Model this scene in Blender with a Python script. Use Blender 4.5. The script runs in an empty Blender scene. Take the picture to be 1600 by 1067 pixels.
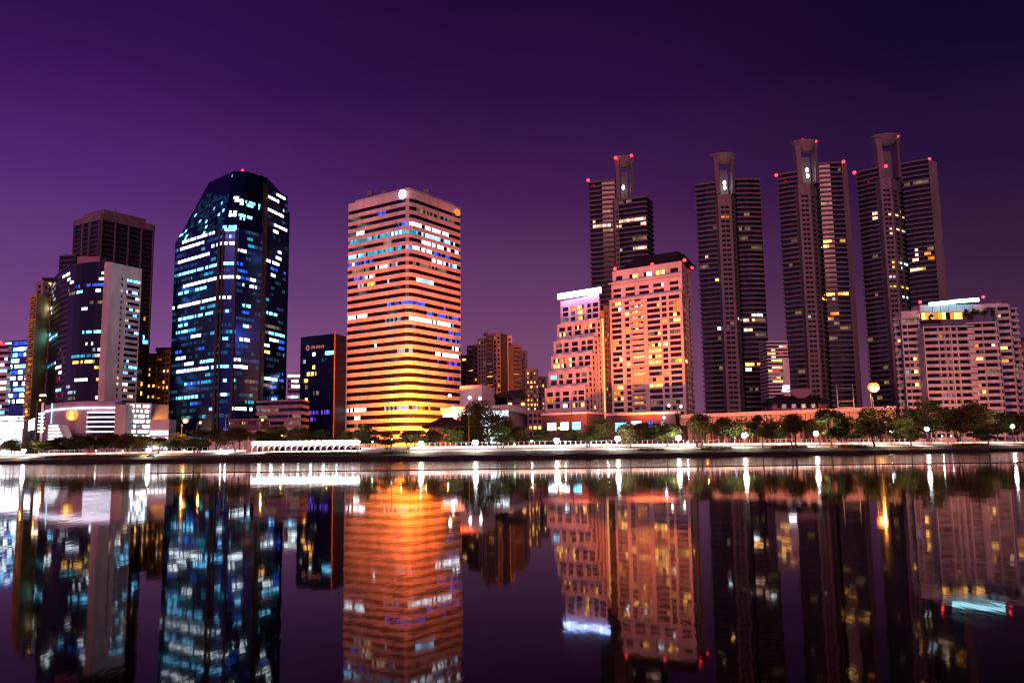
import bpy, math, random
from mathutils import Vector, Matrix
random.seed(7)
S = bpy.context.scene
COL = S.collection
# ------------------------------------------------------------------ camera
W0, H0 = 1600.0, 1067.0
F0 = 1330.0                       # focal length in photo pixels
PITCH = math.atan((708 - 533.5) / F0)
ROLL = 0.0125
CAMZ = 1.8
cp_, sp_ = math.cos(PITCH), math.sin(PITCH)
FW = Vector((0, cp_, sp_)); UP0 = Vector((0, -sp_, cp_)); X0 = Vector((1, 0, 0))
XR = X0 * math.cos(ROLL) - UP0 * math.sin(ROLL)
UR = X0 * math.sin(ROLL) + UP0 * math.cos(ROLL)
cam = bpy.data.cameras.new('camera'); camo = bpy.data.objects.new('camera', cam); COL.objects.link(camo)
cam.sensor_width = 36; cam.lens = 36 * F0 / W0; cam.clip_end = 8000; cam.clip_start = .1
M = Matrix((XR, UR, -FW)).transposed().to_4x4(); M.translation = Vector((0, 0, CAMZ))
camo.matrix_world = M
S.camera = camo
S.render.resolution_x = 1024; S.render.resolution_y = 682
# ------------------------------------------------------------------ night sky (city-lit purple dusk)
def lin(r, g, b):
    f = lambda c: (c / 255 / 12.92) if c / 255 <= .04045 else ((c / 255 + .055) / 1.055) ** 2.4
    return (f(r), f(g), f(b), 1)
world = bpy.data.worlds.new('World'); S.world = world; world.use_nodes = True
wn = world.node_tree.nodes; wl = world.node_tree.links
bg = wn['Background']
tc = wn.new('ShaderNodeTexCoord'); sx = wn.new('ShaderNodeSeparateXYZ')
wl.new(tc.outputs['Generated'], sx.inputs[0])
def ramp(stops):
    r = wn.new('ShaderNodeValToRGB'); e = r.color_ramp.elements
    e[0].position, e[0].color = stops[0][0], stops[0][1]
    e[1].position, e[1].color = stops[1][0], stops[1][1]
    for p, c in stops[2:]:
        k = e.new(p); k.color = c
    r.color_ramp.interpolation = 'B_SPLINE' if False else 'EASE'
    r.color_ramp.interpolation = 'LINEAR'
    wl.new(sx.outputs['Z'], r.inputs[0]); return r
L_ = ramp([(0.0, lin(138, 86, 140)), (.10, lin(128, 80, 136)), (.19, lin(106, 62, 124)), (.29, lin(80, 38, 110)), (.40, lin(58, 20, 88)), (.52, lin(40, 11, 68)), (1, lin(12, 3, 30))])
C_ = ramp([(0.0, lin(136, 86, 118)), (.10, lin(124, 76, 114)), (.19, lin(98, 56, 100)), (.29, lin(70, 31, 84)), (.40, lin(46, 15, 66)), (.52, lin(30, 9, 52)), (1, lin(8, 2, 22))])
R_ = ramp([(0.0, lin(94, 54, 80)), (.10, lin(82, 46, 74)), (.19, lin(60, 32, 64)), (.29, lin(38, 18, 56)), (.40, lin(20, 9, 42)), (.52, lin(6, 3, 24)), (1, lin(3, 1, 10))])
def mrange(a, b):
    n = wn.new('ShaderNodeMapRange'); n.inputs[1].default_value = a; n.inputs[2].default_value = b
    n.interpolation_type = 'SMOOTHSTEP'; wl.new(sx.outputs['X'], n.inputs[0]); return n
def wmix(f, a, b):
    n = wn.new('ShaderNodeMixRGB'); wl.new(f.outputs[0], n.inputs[0]); wl.new(a.outputs[0], n.inputs[1]); wl.new(b.outputs[0], n.inputs[2]); return n
m1 = wmix(mrange(-.5, .05), L_, C_); m2 = wmix(mrange(.0, .5), m1, R_)
cn = wn.new('ShaderNodeTexNoise'); cn.inputs['Scale'].default_value = 2.6; cn.inputs['Detail'].default_value = 5; cm = wn.new('ShaderNodeMapping'); cm.inputs['Scale'].default_value = (1, 1, 3); wl.new(tc.outputs['Generated'], cm.inputs[0]); wl.new(cm.outputs[0], cn.inputs['Vector'])
cv = wn.new('ShaderNodeMapRange'); cv.inputs[1].default_value = .3; cv.inputs[2].default_value = .7; cv.inputs[3].default_value = .9; cv.inputs[4].default_value = 1.1; wl.new(cn.outputs['Fac'], cv.inputs[0])
cx_ = wn.new('ShaderNodeMixRGB'); cx_.blend_type = 'MULTIPLY'; cx_.inputs[0].default_value = 1; wl.new(m2.outputs[0], cx_.inputs[1]); wl.new(cv.outputs[0], cx_.inputs[2])
wl.new(cx_.outputs[0], bg.inputs['Color']); bg.inputs['Strength'].default_value = 1.0
# ------------------------------------------------------------------ the one far light: pink city glow from behind the camera
sd = bpy.data.lights.new('city_glow', 'SUN'); sd.energy = 1.15; sd.color = (1.0, .31, .36); sd.angle = math.radians(25)
so = bpy.data.objects.new('city_glow', sd); COL.objects.link(so)
so.rotation_euler = Vector((.15, 1.0, -.42)).to_track_quat('-Z', 'Y').to_euler()
S.view_settings.view_transform = 'Standard'; S.view_settings.look = 'None'; S.view_settings.exposure = 0; S.view_settings.gamma = 1
S.render.engine = 'CYCLES'
S.cycles.pixel_filter_type = 'BLACKMAN_HARRIS'; S.cycles.filter_width = 1.15
try:
    S.cycles.max_bounces = 5; S.cycles.diffuse_bounces = 1; S.cycles.glossy_bounces = 3; S.cycles.transmission_bounces = 1
    S.cycles.sample_clamp_indirect = 6; S.cycles.sample_clamp_direct = 0; S.cycles.caustics_reflective = False; S.cycles.caustics_refractive = False
except Exception: pass
# ------------------------------------------------------------------ pixel <-> place helpers (pixels of the 1600x1067 photograph)
def ray(px, py): return XR * (px - W0 / 2) - UR * (py - H0 / 2) + FW * F0
def T(px, py, Y):                      # point on the ray at depth Y -> (x, z)
    d = ray(px, py); k = Y / d.y; return d.x * k, CAMZ + d.z * k
def hz(px): return H0 / 2 + ((px - W0 / 2) * XR.z + F0 * FW.z) / UR.z
def X(px, Y): return T(px, hz(px), Y)[0]
def depthH(px, py, H):                 # depth at which the ray reaches height H
    d = ray(px, py); return (H - CAMZ) / d.z * d.y
def pix(p):
    v = Vector(p) - Vector((0, 0, CAMZ)); z = v.dot(FW)
    if z < 1: return (-999, -999)
    return W0 / 2 + F0 * v.dot(XR) / z, H0 / 2 - F0 * v.dot(UR) / z
def zof(px, py, Y): return T(px, py, Y)[1]
# ------------------------------------------------------------------ materials
def nmat(name): 
    m = bpy.data.materials.new(name); m.use_nodes = True; return m, m.node_tree.nodes, m.node_tree.links, m.node_tree.nodes['Principled BSDF']
def paint(name, col, rough=.7, var=.30, scale=.18, spec=.3, metal=0, streak=True):
    m, n, l, b = nmat(name)
    t = n.new('ShaderNodeTexCoord'); mp = n.new('ShaderNodeMapping'); mp.inputs['Scale'].default_value = (1, 1, .25 if streak else 1)
    l.new(t.outputs['Object'], mp.inputs[0])
    no = n.new('ShaderNodeTexNoise'); no.inputs['Scale'].default_value = scale; no.inputs['Detail'].default_value = 6; no.inputs['Roughness'].default_value = .65
    l.new(mp.outputs[0], no.inputs['Vector'])
    r = n.new('ShaderNodeMapRange'); r.inputs[1].default_value = .3; r.inputs[2].default_value = .7; r.inputs[3].default_value = 1 - var; r.inputs[4].default_value = 1 + var * .5
    l.new(no.outputs['Fac'], r.inputs[0])
    mx = n.new('ShaderNodeMixRGB'); mx.blend_type = 'MULTIPLY'; mx.inputs[0].default_value = 1; mx.inputs[1].default_value = (*col, 1)
    l.new(r.outputs[0], mx.inputs[2]); l.new(mx.outputs[0], b.inputs['Base Color'])
    b.inputs['Roughness'].default_value = rough; b.inputs['Specular IOR Level'].default_value = spec; b.inputs['Metallic'].default_value = metal
    return m
def glass(name, col=(.012, .014, .025), rough=.12, metal=0.0, spec=.6, emvar=True):
    m, n, l, b = nmat(name)
    b.inputs['Base Color'].default_value = (*col, 1); b.inputs['Roughness'].default_value = rough; b.inputs['Metallic'].default_value = metal
    b.inputs['Specular IOR Level'].default_value = spec
    a = n.new('ShaderNodeAttribute'); a.attribute_name = 'lit'
    t = n.new('ShaderNodeTexCoord'); no = n.new('ShaderNodeTexNoise'); no.inputs['Scale'].default_value = 2.1; no.inputs['Detail'].default_value = 4; no.inputs['Roughness'].default_value = .8
    l.new(t.outputs['Object'], no.inputs['Vector'])
    r = n.new('ShaderNodeMapRange'); r.inputs[1].default_value = .35; r.inputs[2].default_value = .62; r.inputs[3].default_value = .15; r.inputs[4].default_value = 1.35
    l.new(no.outputs['Fac'], r.inputs[0])
    mx = n.new('ShaderNodeMixRGB'); mx.blend_type = 'MULTIPLY'; mx.inputs[0].default_value = 1
    l.new(a.outputs['Color'], mx.inputs[1]); l.new(r.outputs[0], mx.inputs[2])
    l.new(mx.outputs[0], b.inputs['Emission Color']); b.inputs['Emission Strength'].default_value = 1
    m.cycles.emission_sampling = 'NONE'
    return m
def emit(name, col, k):
    m, n, l, b = nmat(name)
    b.inputs['Base Color'].default_value = (.5, .5, .5, 1); b.inputs['Emission Color'].default_value = (*col, 1); b.inputs['Emission Strength'].default_value = k
    m.cycles.emission_sampling = 'NONE'
    return m
G = dict(
 win=glass('window glass'), navy=glass('navy curtain glass', (.02, .05, .20), .16, .85), ink=glass('ink curtain glass', (.012, .016, .04), .2, .25),
 inkr=glass('rough ink glass', (.010, .012, .03), .5, 0, .2), indigo=glass('indigo curtain glass', (.006, .008, .05), .4, 0, .04), blueg=glass('blue curtain glass', (.08, .12, .42), .2, .7),
 white=paint('white render', (.80, .78, .78)), terrace=paint('terrace render', (.62, .66, .72)), pinkw=paint('pale render', (.74, .66, .64)), cream=paint('cream render', (.56, .46, .42)),
 tower=paint('grey tower render', (.15, .16, .19)), towerl=paint('light tower render', (.23, .22, .25)), brown=paint('brown render', (.26, .20, .19)),
 ochre=paint('ochre render', (.62, .40, .14)), slate=paint('slate roof', (.03, .022, .03), .8), mauve=paint('mauve stone', (.42, .26, .34)),
 dark=paint('dark metal', (.03, .03, .035), .5), steel=paint('galvanised steel', (.35, .35, .36), .45, metal=.4), concrete=paint('concrete', (.34, .32, .30), .85, .3, .5),
 brick=paint('red brown stone', (.15, .105, .12)), bark=paint('bark', (.09, .065, .05), .9, .4, 2), trim=paint('dark frame', (.05, .05, .06), .4),
 orangem=paint('orange fin', (.30, .12, .06)), wood=paint('old timber', (.12, .08, .06), .8),
)
def globe(name, core, edge, k, ke, f0=.15, f1=.75, clear=.7):
    m, n, l, b = nmat(name); lw = n.new('ShaderNodeLayerWeight'); lw.inputs['Blend'].default_value = .5
    r = n.new('ShaderNodeMapRange'); r.inputs[1].default_value = f0; r.inputs[2].default_value = f1; l.new(lw.outputs['Facing'], r.inputs[0])
    mx = n.new('ShaderNodeMixRGB'); l.new(r.outputs[0], mx.inputs[0]); mx.inputs[1].default_value = (*[c * k for c in core], 1); mx.inputs[2].default_value = (*[c * ke for c in edge], 1)
    b.inputs['Base Color'].default_value = (.6, .6, .6, 1); l.new(mx.outputs[0], b.inputs['Emission Color']); b.inputs['Emission Strength'].default_value = 1; m.cycles.emission_sampling = 'NONE'
    tr = n.new('ShaderNodeBsdfTransparent'); ms = n.new('ShaderNodeMixShader'); ms.inputs[0].default_value = clear; l.new(b.outputs[0], ms.inputs[1]); l.new(tr.outputs[0], ms.inputs[2]); l.new(ms.outputs[0], n['Material Output'].inputs['Surface']); return m
WHITE_E = globe('white lamp globe', (1, .93, .9), (1, .7, .62), 60, 8); BIGSOD_E = globe('big sodium globe', (1, .42, .10), (1, .10, .003), 7, 3.2, .0, .26, .08); SODIUM_E = globe('sodium lamp globe', (1, .10, .008), (1, .07, .002), 9, 5, .05, .5); RED_E = emit('red beacon', (1, .012, .03), 7)
SIGN_E = emit('blue white sign', (.35, .5, 1), 11); SIGNC_E = emit('cyan white sign', (.35, .82, 1), 6); STRIP_E = emit('white light strip', (.85, .8, 1), 5)
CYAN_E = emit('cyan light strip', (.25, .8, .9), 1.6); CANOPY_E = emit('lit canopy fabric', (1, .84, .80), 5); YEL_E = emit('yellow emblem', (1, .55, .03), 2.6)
WARMW_E = emit('warm white lamp', (1, .8, .6), 12); GOLD_E = emit('golden stair light', (1, .62, .16), 1.1); BLUEL_E = emit('blue lamp', (.3, .6, 1), 14); GREEN_E = emit('green lamp', (.3, 1, .35), 10)
LOGO_E = emit('lit emblem', (.9, .85, 1), 1.7); AMBER_E = emit('amber emblem', (.8, .26, .01), .9); DIMRED_E = emit('dim red letters', (.55, .16, .12), .35)
# lit colours of windows; K also fills the navy glass as painted blue sheen
LC = dict(W=(4.2, 4.8, 5.4), C=(.8, 3.0, 5.0), T=(.04, .60, .9), B=(.04, .2, 1.6), Y=(4.6, 2.1, .45), O=(2.0, .62, .05), D=(.30, .19, .10), V=(.28, .10, 1.3), R=(1.6, .04, .06),
          P=(2.3, 1.45, 1.0), G=(1.9, 1.5, .14), K=(.012, .075, .14), S=(.55, .62, .8))
def jit(c, lo=.3, hi=1.3):
    k = random.uniform(lo, hi); return (c[0] * k, c[1] * k, c[2] * k)
def seg_lit(segs, px, py, tol):
    for s in segs:
        x0, y0, x1, y1, c, d = s
        if x0 - .8 <= px <= x1 + .8:
            t = 0 if x1 == x0 else (px - x0) / (x1 - x0)
            if abs(py - (y0 + (y1 - y0) * t)) <= tol and random.random() < d:
                return jit(LC[c])
    return None
# ------------------------------------------------------------------ mesh builder
class MB:
    def __init__(s): s.v = []; s.f = []; s.m = []; s.l = []
    def face(s, pts, m=0, lit=None):
        i = len(s.v); s.v += [tuple(p) for p in pts]; s.f.append(tuple(range(i, i + len(pts)))); s.m.append(m); s.l.append(lit)
    def box(s, a, b, m=0, lit=None):
        x0, y0, z0 = a; x1, y1, z1 = b
        P = [(x0, y0, z0), (x1, y0, z0), (x1, y1, z0), (x0, y1, z0), (x0, y0, z1), (x1, y0, z1), (x1, y1, z1), (x0, y1, z1)]
        for q in ((0, 1, 5, 4), (1, 2, 6, 5), (2, 3, 7, 6), (3, 0, 4, 7), (4, 5, 6, 7), (3, 2, 1, 0)): s.face([P[k] for k in q], m, lit)
    def obox(s, p0, p1, z0, z1, dn, df, m=0, lit=None):        # box along a facade line: dn = outward front, df = back
        d = Vector((p1[0] - p0[0], p1[1] - p0[1])); d.normalize(); n = Vector((d.y, -d.x))
        q = [(p0[0] + n.x * dn, p0[1] + n.y * dn), (p1[0] + n.x * dn, p1[1] + n.y * dn), (p1[0] + n.x * df, p1[1] + n.y * df), (p0[0] + n.x * df, p0[1] + n.y * df)]
        s.prism(q, z0, z1, m, lit)
    def prism(s, poly, z0, z1, m=0, lit=None, cap=True):
        n = len(poly)
        for i in range(n):
            a, b = poly[i], poly[(i + 1) % n]
            s.face([(a[0], a[1], z0), (b[0], b[1], z0), (b[0], b[1], z1), (a[0], a[1], z1)], m, lit)
        if cap:
            s.face([(p[0], p[1], z1) for p in poly], m, lit); s.face([(p[0], p[1], z0) for p in reversed(poly)], m, lit)
    def loft(s, pa, za, pb, zb, m=0):
        n = len(pa)
        for i in range(n):
            j = (i + 1) % n
            s.face([(*pa[i], za), (*pa[j], za), (*pb[j], zb), (*pb[i], zb)], m)
    def tube(s, p0, p1, r0, r1, n=8, m=0):
        p0 = Vector(p0); p1 = Vector(p1); d = (p1 - p0).normalized(); a = d.orthogonal().normalized(); b = d.cross(a)
        R0 = [p0 + (a * math.cos(6.2832 * k / n) + b * math.sin(6.2832 * k / n)) * r0 for k in range(n)]
        R1 = [p1 + (a * math.cos(6.2832 * k / n) + b * math.sin(6.2832 * k / n)) * r1 for k in range(n)]
        for k in range(n): s.face([R0[k], R0[(k + 1) % n], R1[(k + 1) % n], R1[k]], m)
        s.face(R1, m); s.face(list(reversed(R0)), m)
    def ball(s, c, r, m=0, n=8, k=6, sz=1):
        c = Vector(c)
        g = lambda i, j: c + Vector((r * math.sin(math.pi * i / k) * math.cos(6.28318 * j / n), r * math.sin(math.pi * i / k) * math.sin(6.28318 * j / n), r * sz * math.cos(math.pi * i / k)))
        for i in range(k):
            for j in range(n):
                if i == 0: s.face([g(0, 0), g(1, j), g(1, j + 1)], m)
                elif i == k - 1: s.face([g(i, j), g(k, 0), g(i, j + 1)], m)
                else: s.face([g(i, j), g(i + 1, j), g(i + 1, j + 1), g(i, j + 1)], m)
    def mesh(s, name, mats, org=(0, 0, 0)):
        me = bpy.data.meshes.new(name)
        me.from_pydata([(v[0] - org[0], v[1] - org[1], v[2] - org[2]) for v in s.v], [], s.f)
        for mt in mats: me.materials.append(mt)
        me.polygons.foreach_set('material_index', s.m)
        if any(x is not None for x in s.l):
            at = me.attributes.new('lit', 'FLOAT_COLOR', 'FACE'); buf = []
            for x in s.l: buf += [*(x or (0, 0, 0)), 1]
            at.data.foreach_set('color', buf)
        me.update(); return me
    def build(s, name, mats, parent=None, org=(0, 0, 0)):
        if not isinstance(mats, (list, tuple)): mats = [mats]
        o = bpy.data.objects.new(name, s.mesh(name, mats, org)); COL.objects.link(o)
        if parent is not None: o.parent = parent
        else: o.location = org
        return o
def offs(poly, d):
    n = len(poly); out = []
    for i in range(n):
        a, b, c = Vector(poly[i - 1]), Vector(poly[i]), Vector(poly[(i + 1) % n])
        e1 = (b - a).normalized(); e2 = (c - b).normalized(); n1 = Vector((e1.y, -e1.x)); n2 = Vector((e2.y, -e2.x))
        k = n1 + n2; k = k / max(.3, k.dot(n1)) if k.length > 1e-6 else n1
        out.append((b.x + k.x * d, b.y + k.y * d))
    return out
def lerp(a, b, t): return (a[0] + (b[0] - a[0]) * t, a[1] + (b[1] - a[1]) * t)
class Thing:
    def __init__(s, name, label, cat, loc, group=None):
        s.o = bpy.data.objects.new(name, None); COL.objects.link(s.o); s.o.location = loc; s.o.empty_display_size = 1
        s.loc = tuple(loc); s.o['label'] = label; s.o['category'] = cat
        if group: s.o['group'] = group
        s.pool = {}
    def part(s, name, mb, mats, parent=None):
        return mb.build(name, mats, parent or s.o, s.loc)
    def add(s, name, mb, mats, key):       # pooled repeats: the 100 largest become parts, the rest one stuff part
        s.pool.setdefault(name, []).append((key, mb, mats))
    def finish(s, cap=100):
        for name, L in s.pool.items():
            L.sort(key=lambda t: -t[0])
            for k, mb, mats in L[:cap]: s.part(name, mb, mats)
            rest = L[cap:]
            if rest:
                al = MB(); mats = rest[0][2]
                for k, mb, mt in rest:
                    i = len(al.v); al.v += mb.v; al.f += [tuple(q + i for q in f) for f in mb.f]; al.m += mb.m; al.l += mb.l
                r = s.part(name, al, mats); r['kind'] = 'stuff'
        s.pool = {}
        return s
def structure(o): o['kind'] = 'structure'; return o
def stuff(o): o['kind'] = 'stuff'; return o
def tag(o, label, cat, group=None):
    o['label'] = label; o['category'] = cat
    if group: o['group'] = group
    return o
# ------------------------------------------------------------------ facade builders
def bands(b, poly, z0, n, fh, spf=.5, out=.35, wall=None, gl=None, pw=1.6, segs=(), front=(0, 1), tol=4, rnd=None, sname='spandrel', wname='window_band', gapy=0, top=True, spl=None, ht=None):
    op = offs(poly, out); wall = wall or G['white']; gl = gl or G['win']
    N = len(poly)
    for k in range(n):
        za = z0 + k * fh; zb = za + spf * fh; zc = za + fh
        if spf > 0:
            m = MB()
            for i in range(N):
                j = (i + 1) % N
                m.face([(*op[i], za), (*op[j], za), (*op[j], zb), (*op[i], zb)])
                m.face([(*op[i], zb), (*op[j], zb), (*poly[j], zb), (*poly[i], zb)])
                m.face([(*poly[i], za), (*poly[j], za), (*op[j], za), (*op[i], za)])
            b.part(sname, m, wall)
        m = MB(); runs = {}
        for i in range(N):
            j = (i + 1) % N; a, c = poly[i], poly[j]
            L = math.dist(a, c); q = max(1, int(L / pw)) if i in front else 1
            state = None; left = 0
            for t in range(q):
                p0 = lerp(a, c, t / q); p1 = lerp(a, c, (t + 1) / q)
                lit = (0, 0, 0)
                if i in front:
                    px, py = pix(((p0[0] + p1[0]) / 2, (p0[1] + p1[1]) / 2, (zb + zc) / 2))
                    r = seg_lit(segs, px, py, tol)
                    if r: lit = r
                    elif rnd:
                        if left <= 0:
                            left = random.randint(2, 9); state = None
                            x = random.random(); acc = 0
                            for cn, pr in rnd:
                                acc += pr
                                if x < acc: state = cn; break
                        left -= 1
                        if state and random.random() < .85: lit = jit(LC[state], .3, 1.1)
                m.face([(*p0, zb), (*p1, zb), (*p1, zc), (*p0, zc)], 0, lit)
        b.part(wname, m, gl)
    if top:
        m = MB(); zt = z0 + n * fh
        m.prism(offs(poly, out), zt, zt + .8 if not ht else zt + ht)
        b.part('parapet', m, wall)
def facade(b, p0, p1, z0, z1, cols, rows, wall, segs=(), recess=.45, tol=4, rnd=None, balc=(), wname='window', pw=1.4, wpart='wall', bal_mat=None, gl=None):
    """wall with real openings; cols = [(u0,u1)], rows = [(zb,zt)]"""
    d = Vector((p1[0] - p0[0], p1[1] - p0[1])); L = d.length; d.normalize(); n = Vector((d.y, -d.x))
    P = lambda u, z, o=0: (p0[0] + d.x * L * u + n.x * o, p0[1] + d.y * L * u + n.y * o, z)
    w = MB(); zc = z0; gl = gl or G['win']
    def q(u0, u1, a, c):
        if u1 - u0 > 1e-5 and c - a > 1e-5: w.face([P(u0, a), P(u1, a), P(u1, c), P(u0, c)])
    for (zb, zt) in rows:
        q(0, 1, zc, zb); uc = 0
        for ci, (u0, u1) in enumerate(cols):
            q(uc, u0, zb, zt); uc = u1
            w.face([P(u0, zb), P(u1, zb), P(u1, zb, -recess), P(u0, zb, -recess)]); w.face([P(u0, zt, -recess), P(u1, zt, -recess), P(u1, zt), P(u0, zt)])
            w.face([P(u0, zb), P(u0, zb, -recess), P(u0, zt, -recess), P(u0, zt)]); w.face([P(u1, zb, -recess), P(u1, zb), P(u1, zt), P(u1, zt, -recess)])
            k = max(1, round(L * (u1 - u0) / pw)); m = MB()
            px, py = pix(P((u0 + u1) / 2, (zb + zt) / 2)); 
            base = None
            if rnd:
                x = random.random(); acc = 0
                for cn, pr in rnd:
                    acc += pr
                    if x < acc: base = LC[cn]; break
            for t in range(k):
                ua = u0 + (u1 - u0) * t / k; ub = u0 + (u1 - u0) * (t + 1) / k
                lit = seg_lit(segs, pix(P((ua + ub) / 2, zb))[0], py, tol)
                if not lit and base and random.random() < .8: lit = jit(base, .3, 1.1)
                fr = .08 / L
                m.face([P(ua + fr, zb + .08, -recess + .01), P(ub - fr, zb + .08, -recess + .01), P(ub - fr, zt - .08, -recess + .01), P(ua + fr, zt - .08, -recess + .01)], 0, lit or (0, 0, 0))
            m.face([P(u0, zb, -recess), P(u1, zb, -recess), P(u1, zt, -recess), P(u0, zt, -recess)], 1, (0, 0, 0))
            a0 = pix(P(u0, zb)); a1 = pix(P(u1, zt))
            b.add(wname, m, [gl, G['trim']], abs(a1[0] - a0[0]) * abs(a1[1] - a0[1]) + (50 if n.y < 0 else 0))
            if ci in balc:
                mb = MB(); e = .25 / L
                mb.obox(P(u0 - e, 0)[:2], P(u1 + e, 0)[:2], zb - .25, zb + .05, 1.2, 0)
                mb.obox(P(u0 - e, 0)[:2], P(u1 + e, 0)[:2], zb + .05, zb + .7, 1.2, 1.05)
                mb.obox(P(u0 - e, 0)[:2], P(u0 - e + .15 / L, 0)[:2], zb + .05, zb + 1.05, 1.05, 0); mb.obox(P(u1 + e - .15 / L, 0)[:2], P(u1 + e, 0)[:2], zb + .05, zb + 1.05, 1.05, 0)
                b.add('balcony', mb, [bal_mat or wall], abs(a1[0] - a0[0]) * 3)
        q(uc, 1, zb, zt); zc = zt
    q(0, 1, zc, z1)
    b.part(wpart, w, wall)
def rowsz(z0, n, fh, a=.3, c=.85): return [(z0 + k * fh + a * fh, z0 + k * fh + c * fh) for k in range(n)]
def corner3(L, C, R, Hpy=None):
    """L,C,R = (px,py) of the roof corners, C has the depth as third; equal height gives the other depths. returns quad footprint CCW and H"""
    x, H = T(C[0], C[1], C[2]); pc = (x, C[2])
    def q(p):
        if len(p) > 2: y = p[2]
        else: y = depthH(p[0], p[1], H)
        y = min(max(y, C[2] - 60), C[2] + 90)
        return (T(p[0], p[1], y)[0], y)
    pl, pr = q(L), q(R)
    return pl, pc, pr, H
def beacon(b, px, py, Y, r=.75, stem=1.5):
    x, z = T(px, py, Y); m = MB(); m.ball((x, Y, z), r); o = b.part('beacon', m, RED_E)
    m2 = MB(); m2.tube((x, Y, z - stem - r), (x, Y, z - r * .8), .15, .12, 6); m2.build('beacon_mast', G['dark'], o, b.loc)
GZ = 3.5     # city ground level

# ================================================================== SETTING
# water
wm, n, l, b = nmat('lake water')
b.inputs['Base Color'].default_value = (.004, .0016, .002, 1); b.inputs['IOR'].default_value = 1.09; b.inputs['Specular IOR Level'].default_value = .5
t = n.new('ShaderNodeTexCoord'); sp = n.new('ShaderNodeSeparateXYZ'); l.new(t.outputs['Object'], sp.inputs[0])
r = n.new('ShaderNodeMapRange'); r.inputs[1].default_value = 97; r.inputs[2].default_value = 103; r.inputs[3].default_value = .034; r.inputs[4].default_value = .08
l.new(sp.outputs['Y'], r.inputs[0])
mp = n.new('ShaderNodeMapping'); mp.inputs['Scale'].default_value = (.5, .16, 1); l.new(t.outputs['Object'], mp.inputs[0])
no = n.new('ShaderNodeTexNoise'); no.inputs['Scale'].default_value = 1.1; no.inputs['Detail'].default_value = 5; no.inputs['Roughness'].default_value = .55; l.new(mp.outputs[0], no.inputs['Vector'])
rv = n.new('ShaderNodeMath'); rv.operation = 'MULTIPLY'; r2 = n.new('ShaderNodeMapRange'); r2.inputs[1].default_value = .3; r2.inputs[2].default_value = .7; r2.inputs[3].default_value = .75; r2.inputs[4].default_value = 1.35
l.new(no.outputs['Fac'], r2.inputs[0]); l.new(r.outputs[0], rv.inputs[0]); l.new(r2.outputs[0], rv.inputs[1]); l.new(rv.outputs[0], b.inputs['Roughness'])
bp = n.new('ShaderNodeBump'); bp.inputs['Strength'].default_value = .28; bp.inputs['Distance'].default_value = .02; l.new(no.outputs['Fac'], bp.inputs['Height']); l.new(bp.outputs[0], b.inputs['Normal'])
m = MB(); m.face([(-900, -60, 0), (900, -60, 0), (900, 600, 0), (-900, 600, 0)])
structure(m.build('water', wm))
# shore line (world x,y)
SH = [(X(px, Y), Y) for px, Y in ((-900, 460), (-300, 380), (0, 330), (160, 300), (330, 268), (520, 245), (700, 235), (900, 236), (1050, 242), (1200, 252), (1330, 268), (1450, 296), (1600, 345), (1850, 420), (2300, 520))]
def shore_y(x):
    for a, c in zip(SH, SH[1:]):
        if a[0] <= x <= c[0]: return a[1] + (c[1] - a[1]) * (x - a[0]) / (c[0] - a[0])
    return SH[-1][1] if x > 0 else SH[0][1]
def smooth_shore(x): return (shore_y(x - 6) + shore_y(x) * 2 + shore_y(x + 6)) / 4 + .5 * math.sin(x * .21) + .35 * math.sin(x * .53 + 1)
PROF = [(0, -.6), (.25, .5), (.5, 1.25), (1.4, 1.6), (3.5, 2.1), (6, 2.45), (14, 3.35), (17, 3.5), (60, 3.5)]
def zprof(s):
    for (a, za), (c, zc) in zip(PROF, PROF[1:]):
        if a <= s <= c: return za + (zc - za) * (s - a) / (c - a)
    return 3.5 if s > 0 else -.6
def mound(x, s):
    return .55 * max(0, math.sin(x * .075 + .8)) ** 2 * max(0, 1 - abs(s - 3.2) / 2.6)
grass, n, l, b = nmat('grass')
t = n.new('ShaderNodeTexCoord'); no = n.new('ShaderNodeTexNoise'); no.inputs['Scale'].default_value = .6; no.inputs['Detail'].default_value = 8; l.new(t.outputs['Object'], no.inputs['Vector'])
cr = n.new('ShaderNodeValToRGB'); cr.color_ramp.elements[0].color = (.010, .013, .006, 1); cr.color_ramp.elements[1].color = (.07, .07, .022, 1); cr.color_ramp.elements[0].position = .3; cr.color_ramp.elements[1].position = .7
l.new(no.outputs['Fac'], cr.inputs[0]); l.new(cr.outputs[0], b.inputs['Base Color']); b.inputs['Roughness'].default_value = 1
bp = n.new('ShaderNodeBump'); bp.inputs['Strength'].default_value = .8; bp.inputs['Distance'].default_value = .2; l.new(no.outputs['Fac'], bp.inputs['Height']); l.new(bp.outputs[0], b.inputs['Normal'])
rock = paint('stone revetment', (.03, .026, .03), .9, .5, 1.2, streak=False)
xs = [-560 + 3 * k for k in range(374)]
def strip(svals, mat, name, dz=0, mnd=True):
    m = MB(); g = {}
    for i, x in enumerate(xs):
        y0 = smooth_shore(x)
        for j, s in enumerate(svals):
            g[i, j] = (x, y0 + s, zprof(s) + dz + (mound(x, s) if mnd else 0) + (random.uniform(-.12, .12) if name == 'shore_bank' and 0 < j < len(svals) - 1 else 0))
    for i in range(len(xs) - 1):
        for j in range(len(svals) - 1): m.face([g[i, j], g[i + 1, j], g[i + 1, j + 1], g[i, j + 1]])
    return structure(m.build(name, mat))
strip([0, .25, .5, .9, 1.4], rock, 'shore_bank')
strip([1.4, 2.2, 3.2, 4.2, 5.2, 6.2], grass, 'lawn')
pathm = paint('pale concrete path', (.50, .44, .42), .8, .25, .4, streak=False)
strip([6.2, 10, 14], pathm, 'path', 0, False)
strip([14, 17, 30, 60], grass, 'park_ground', 0, False)
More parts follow.
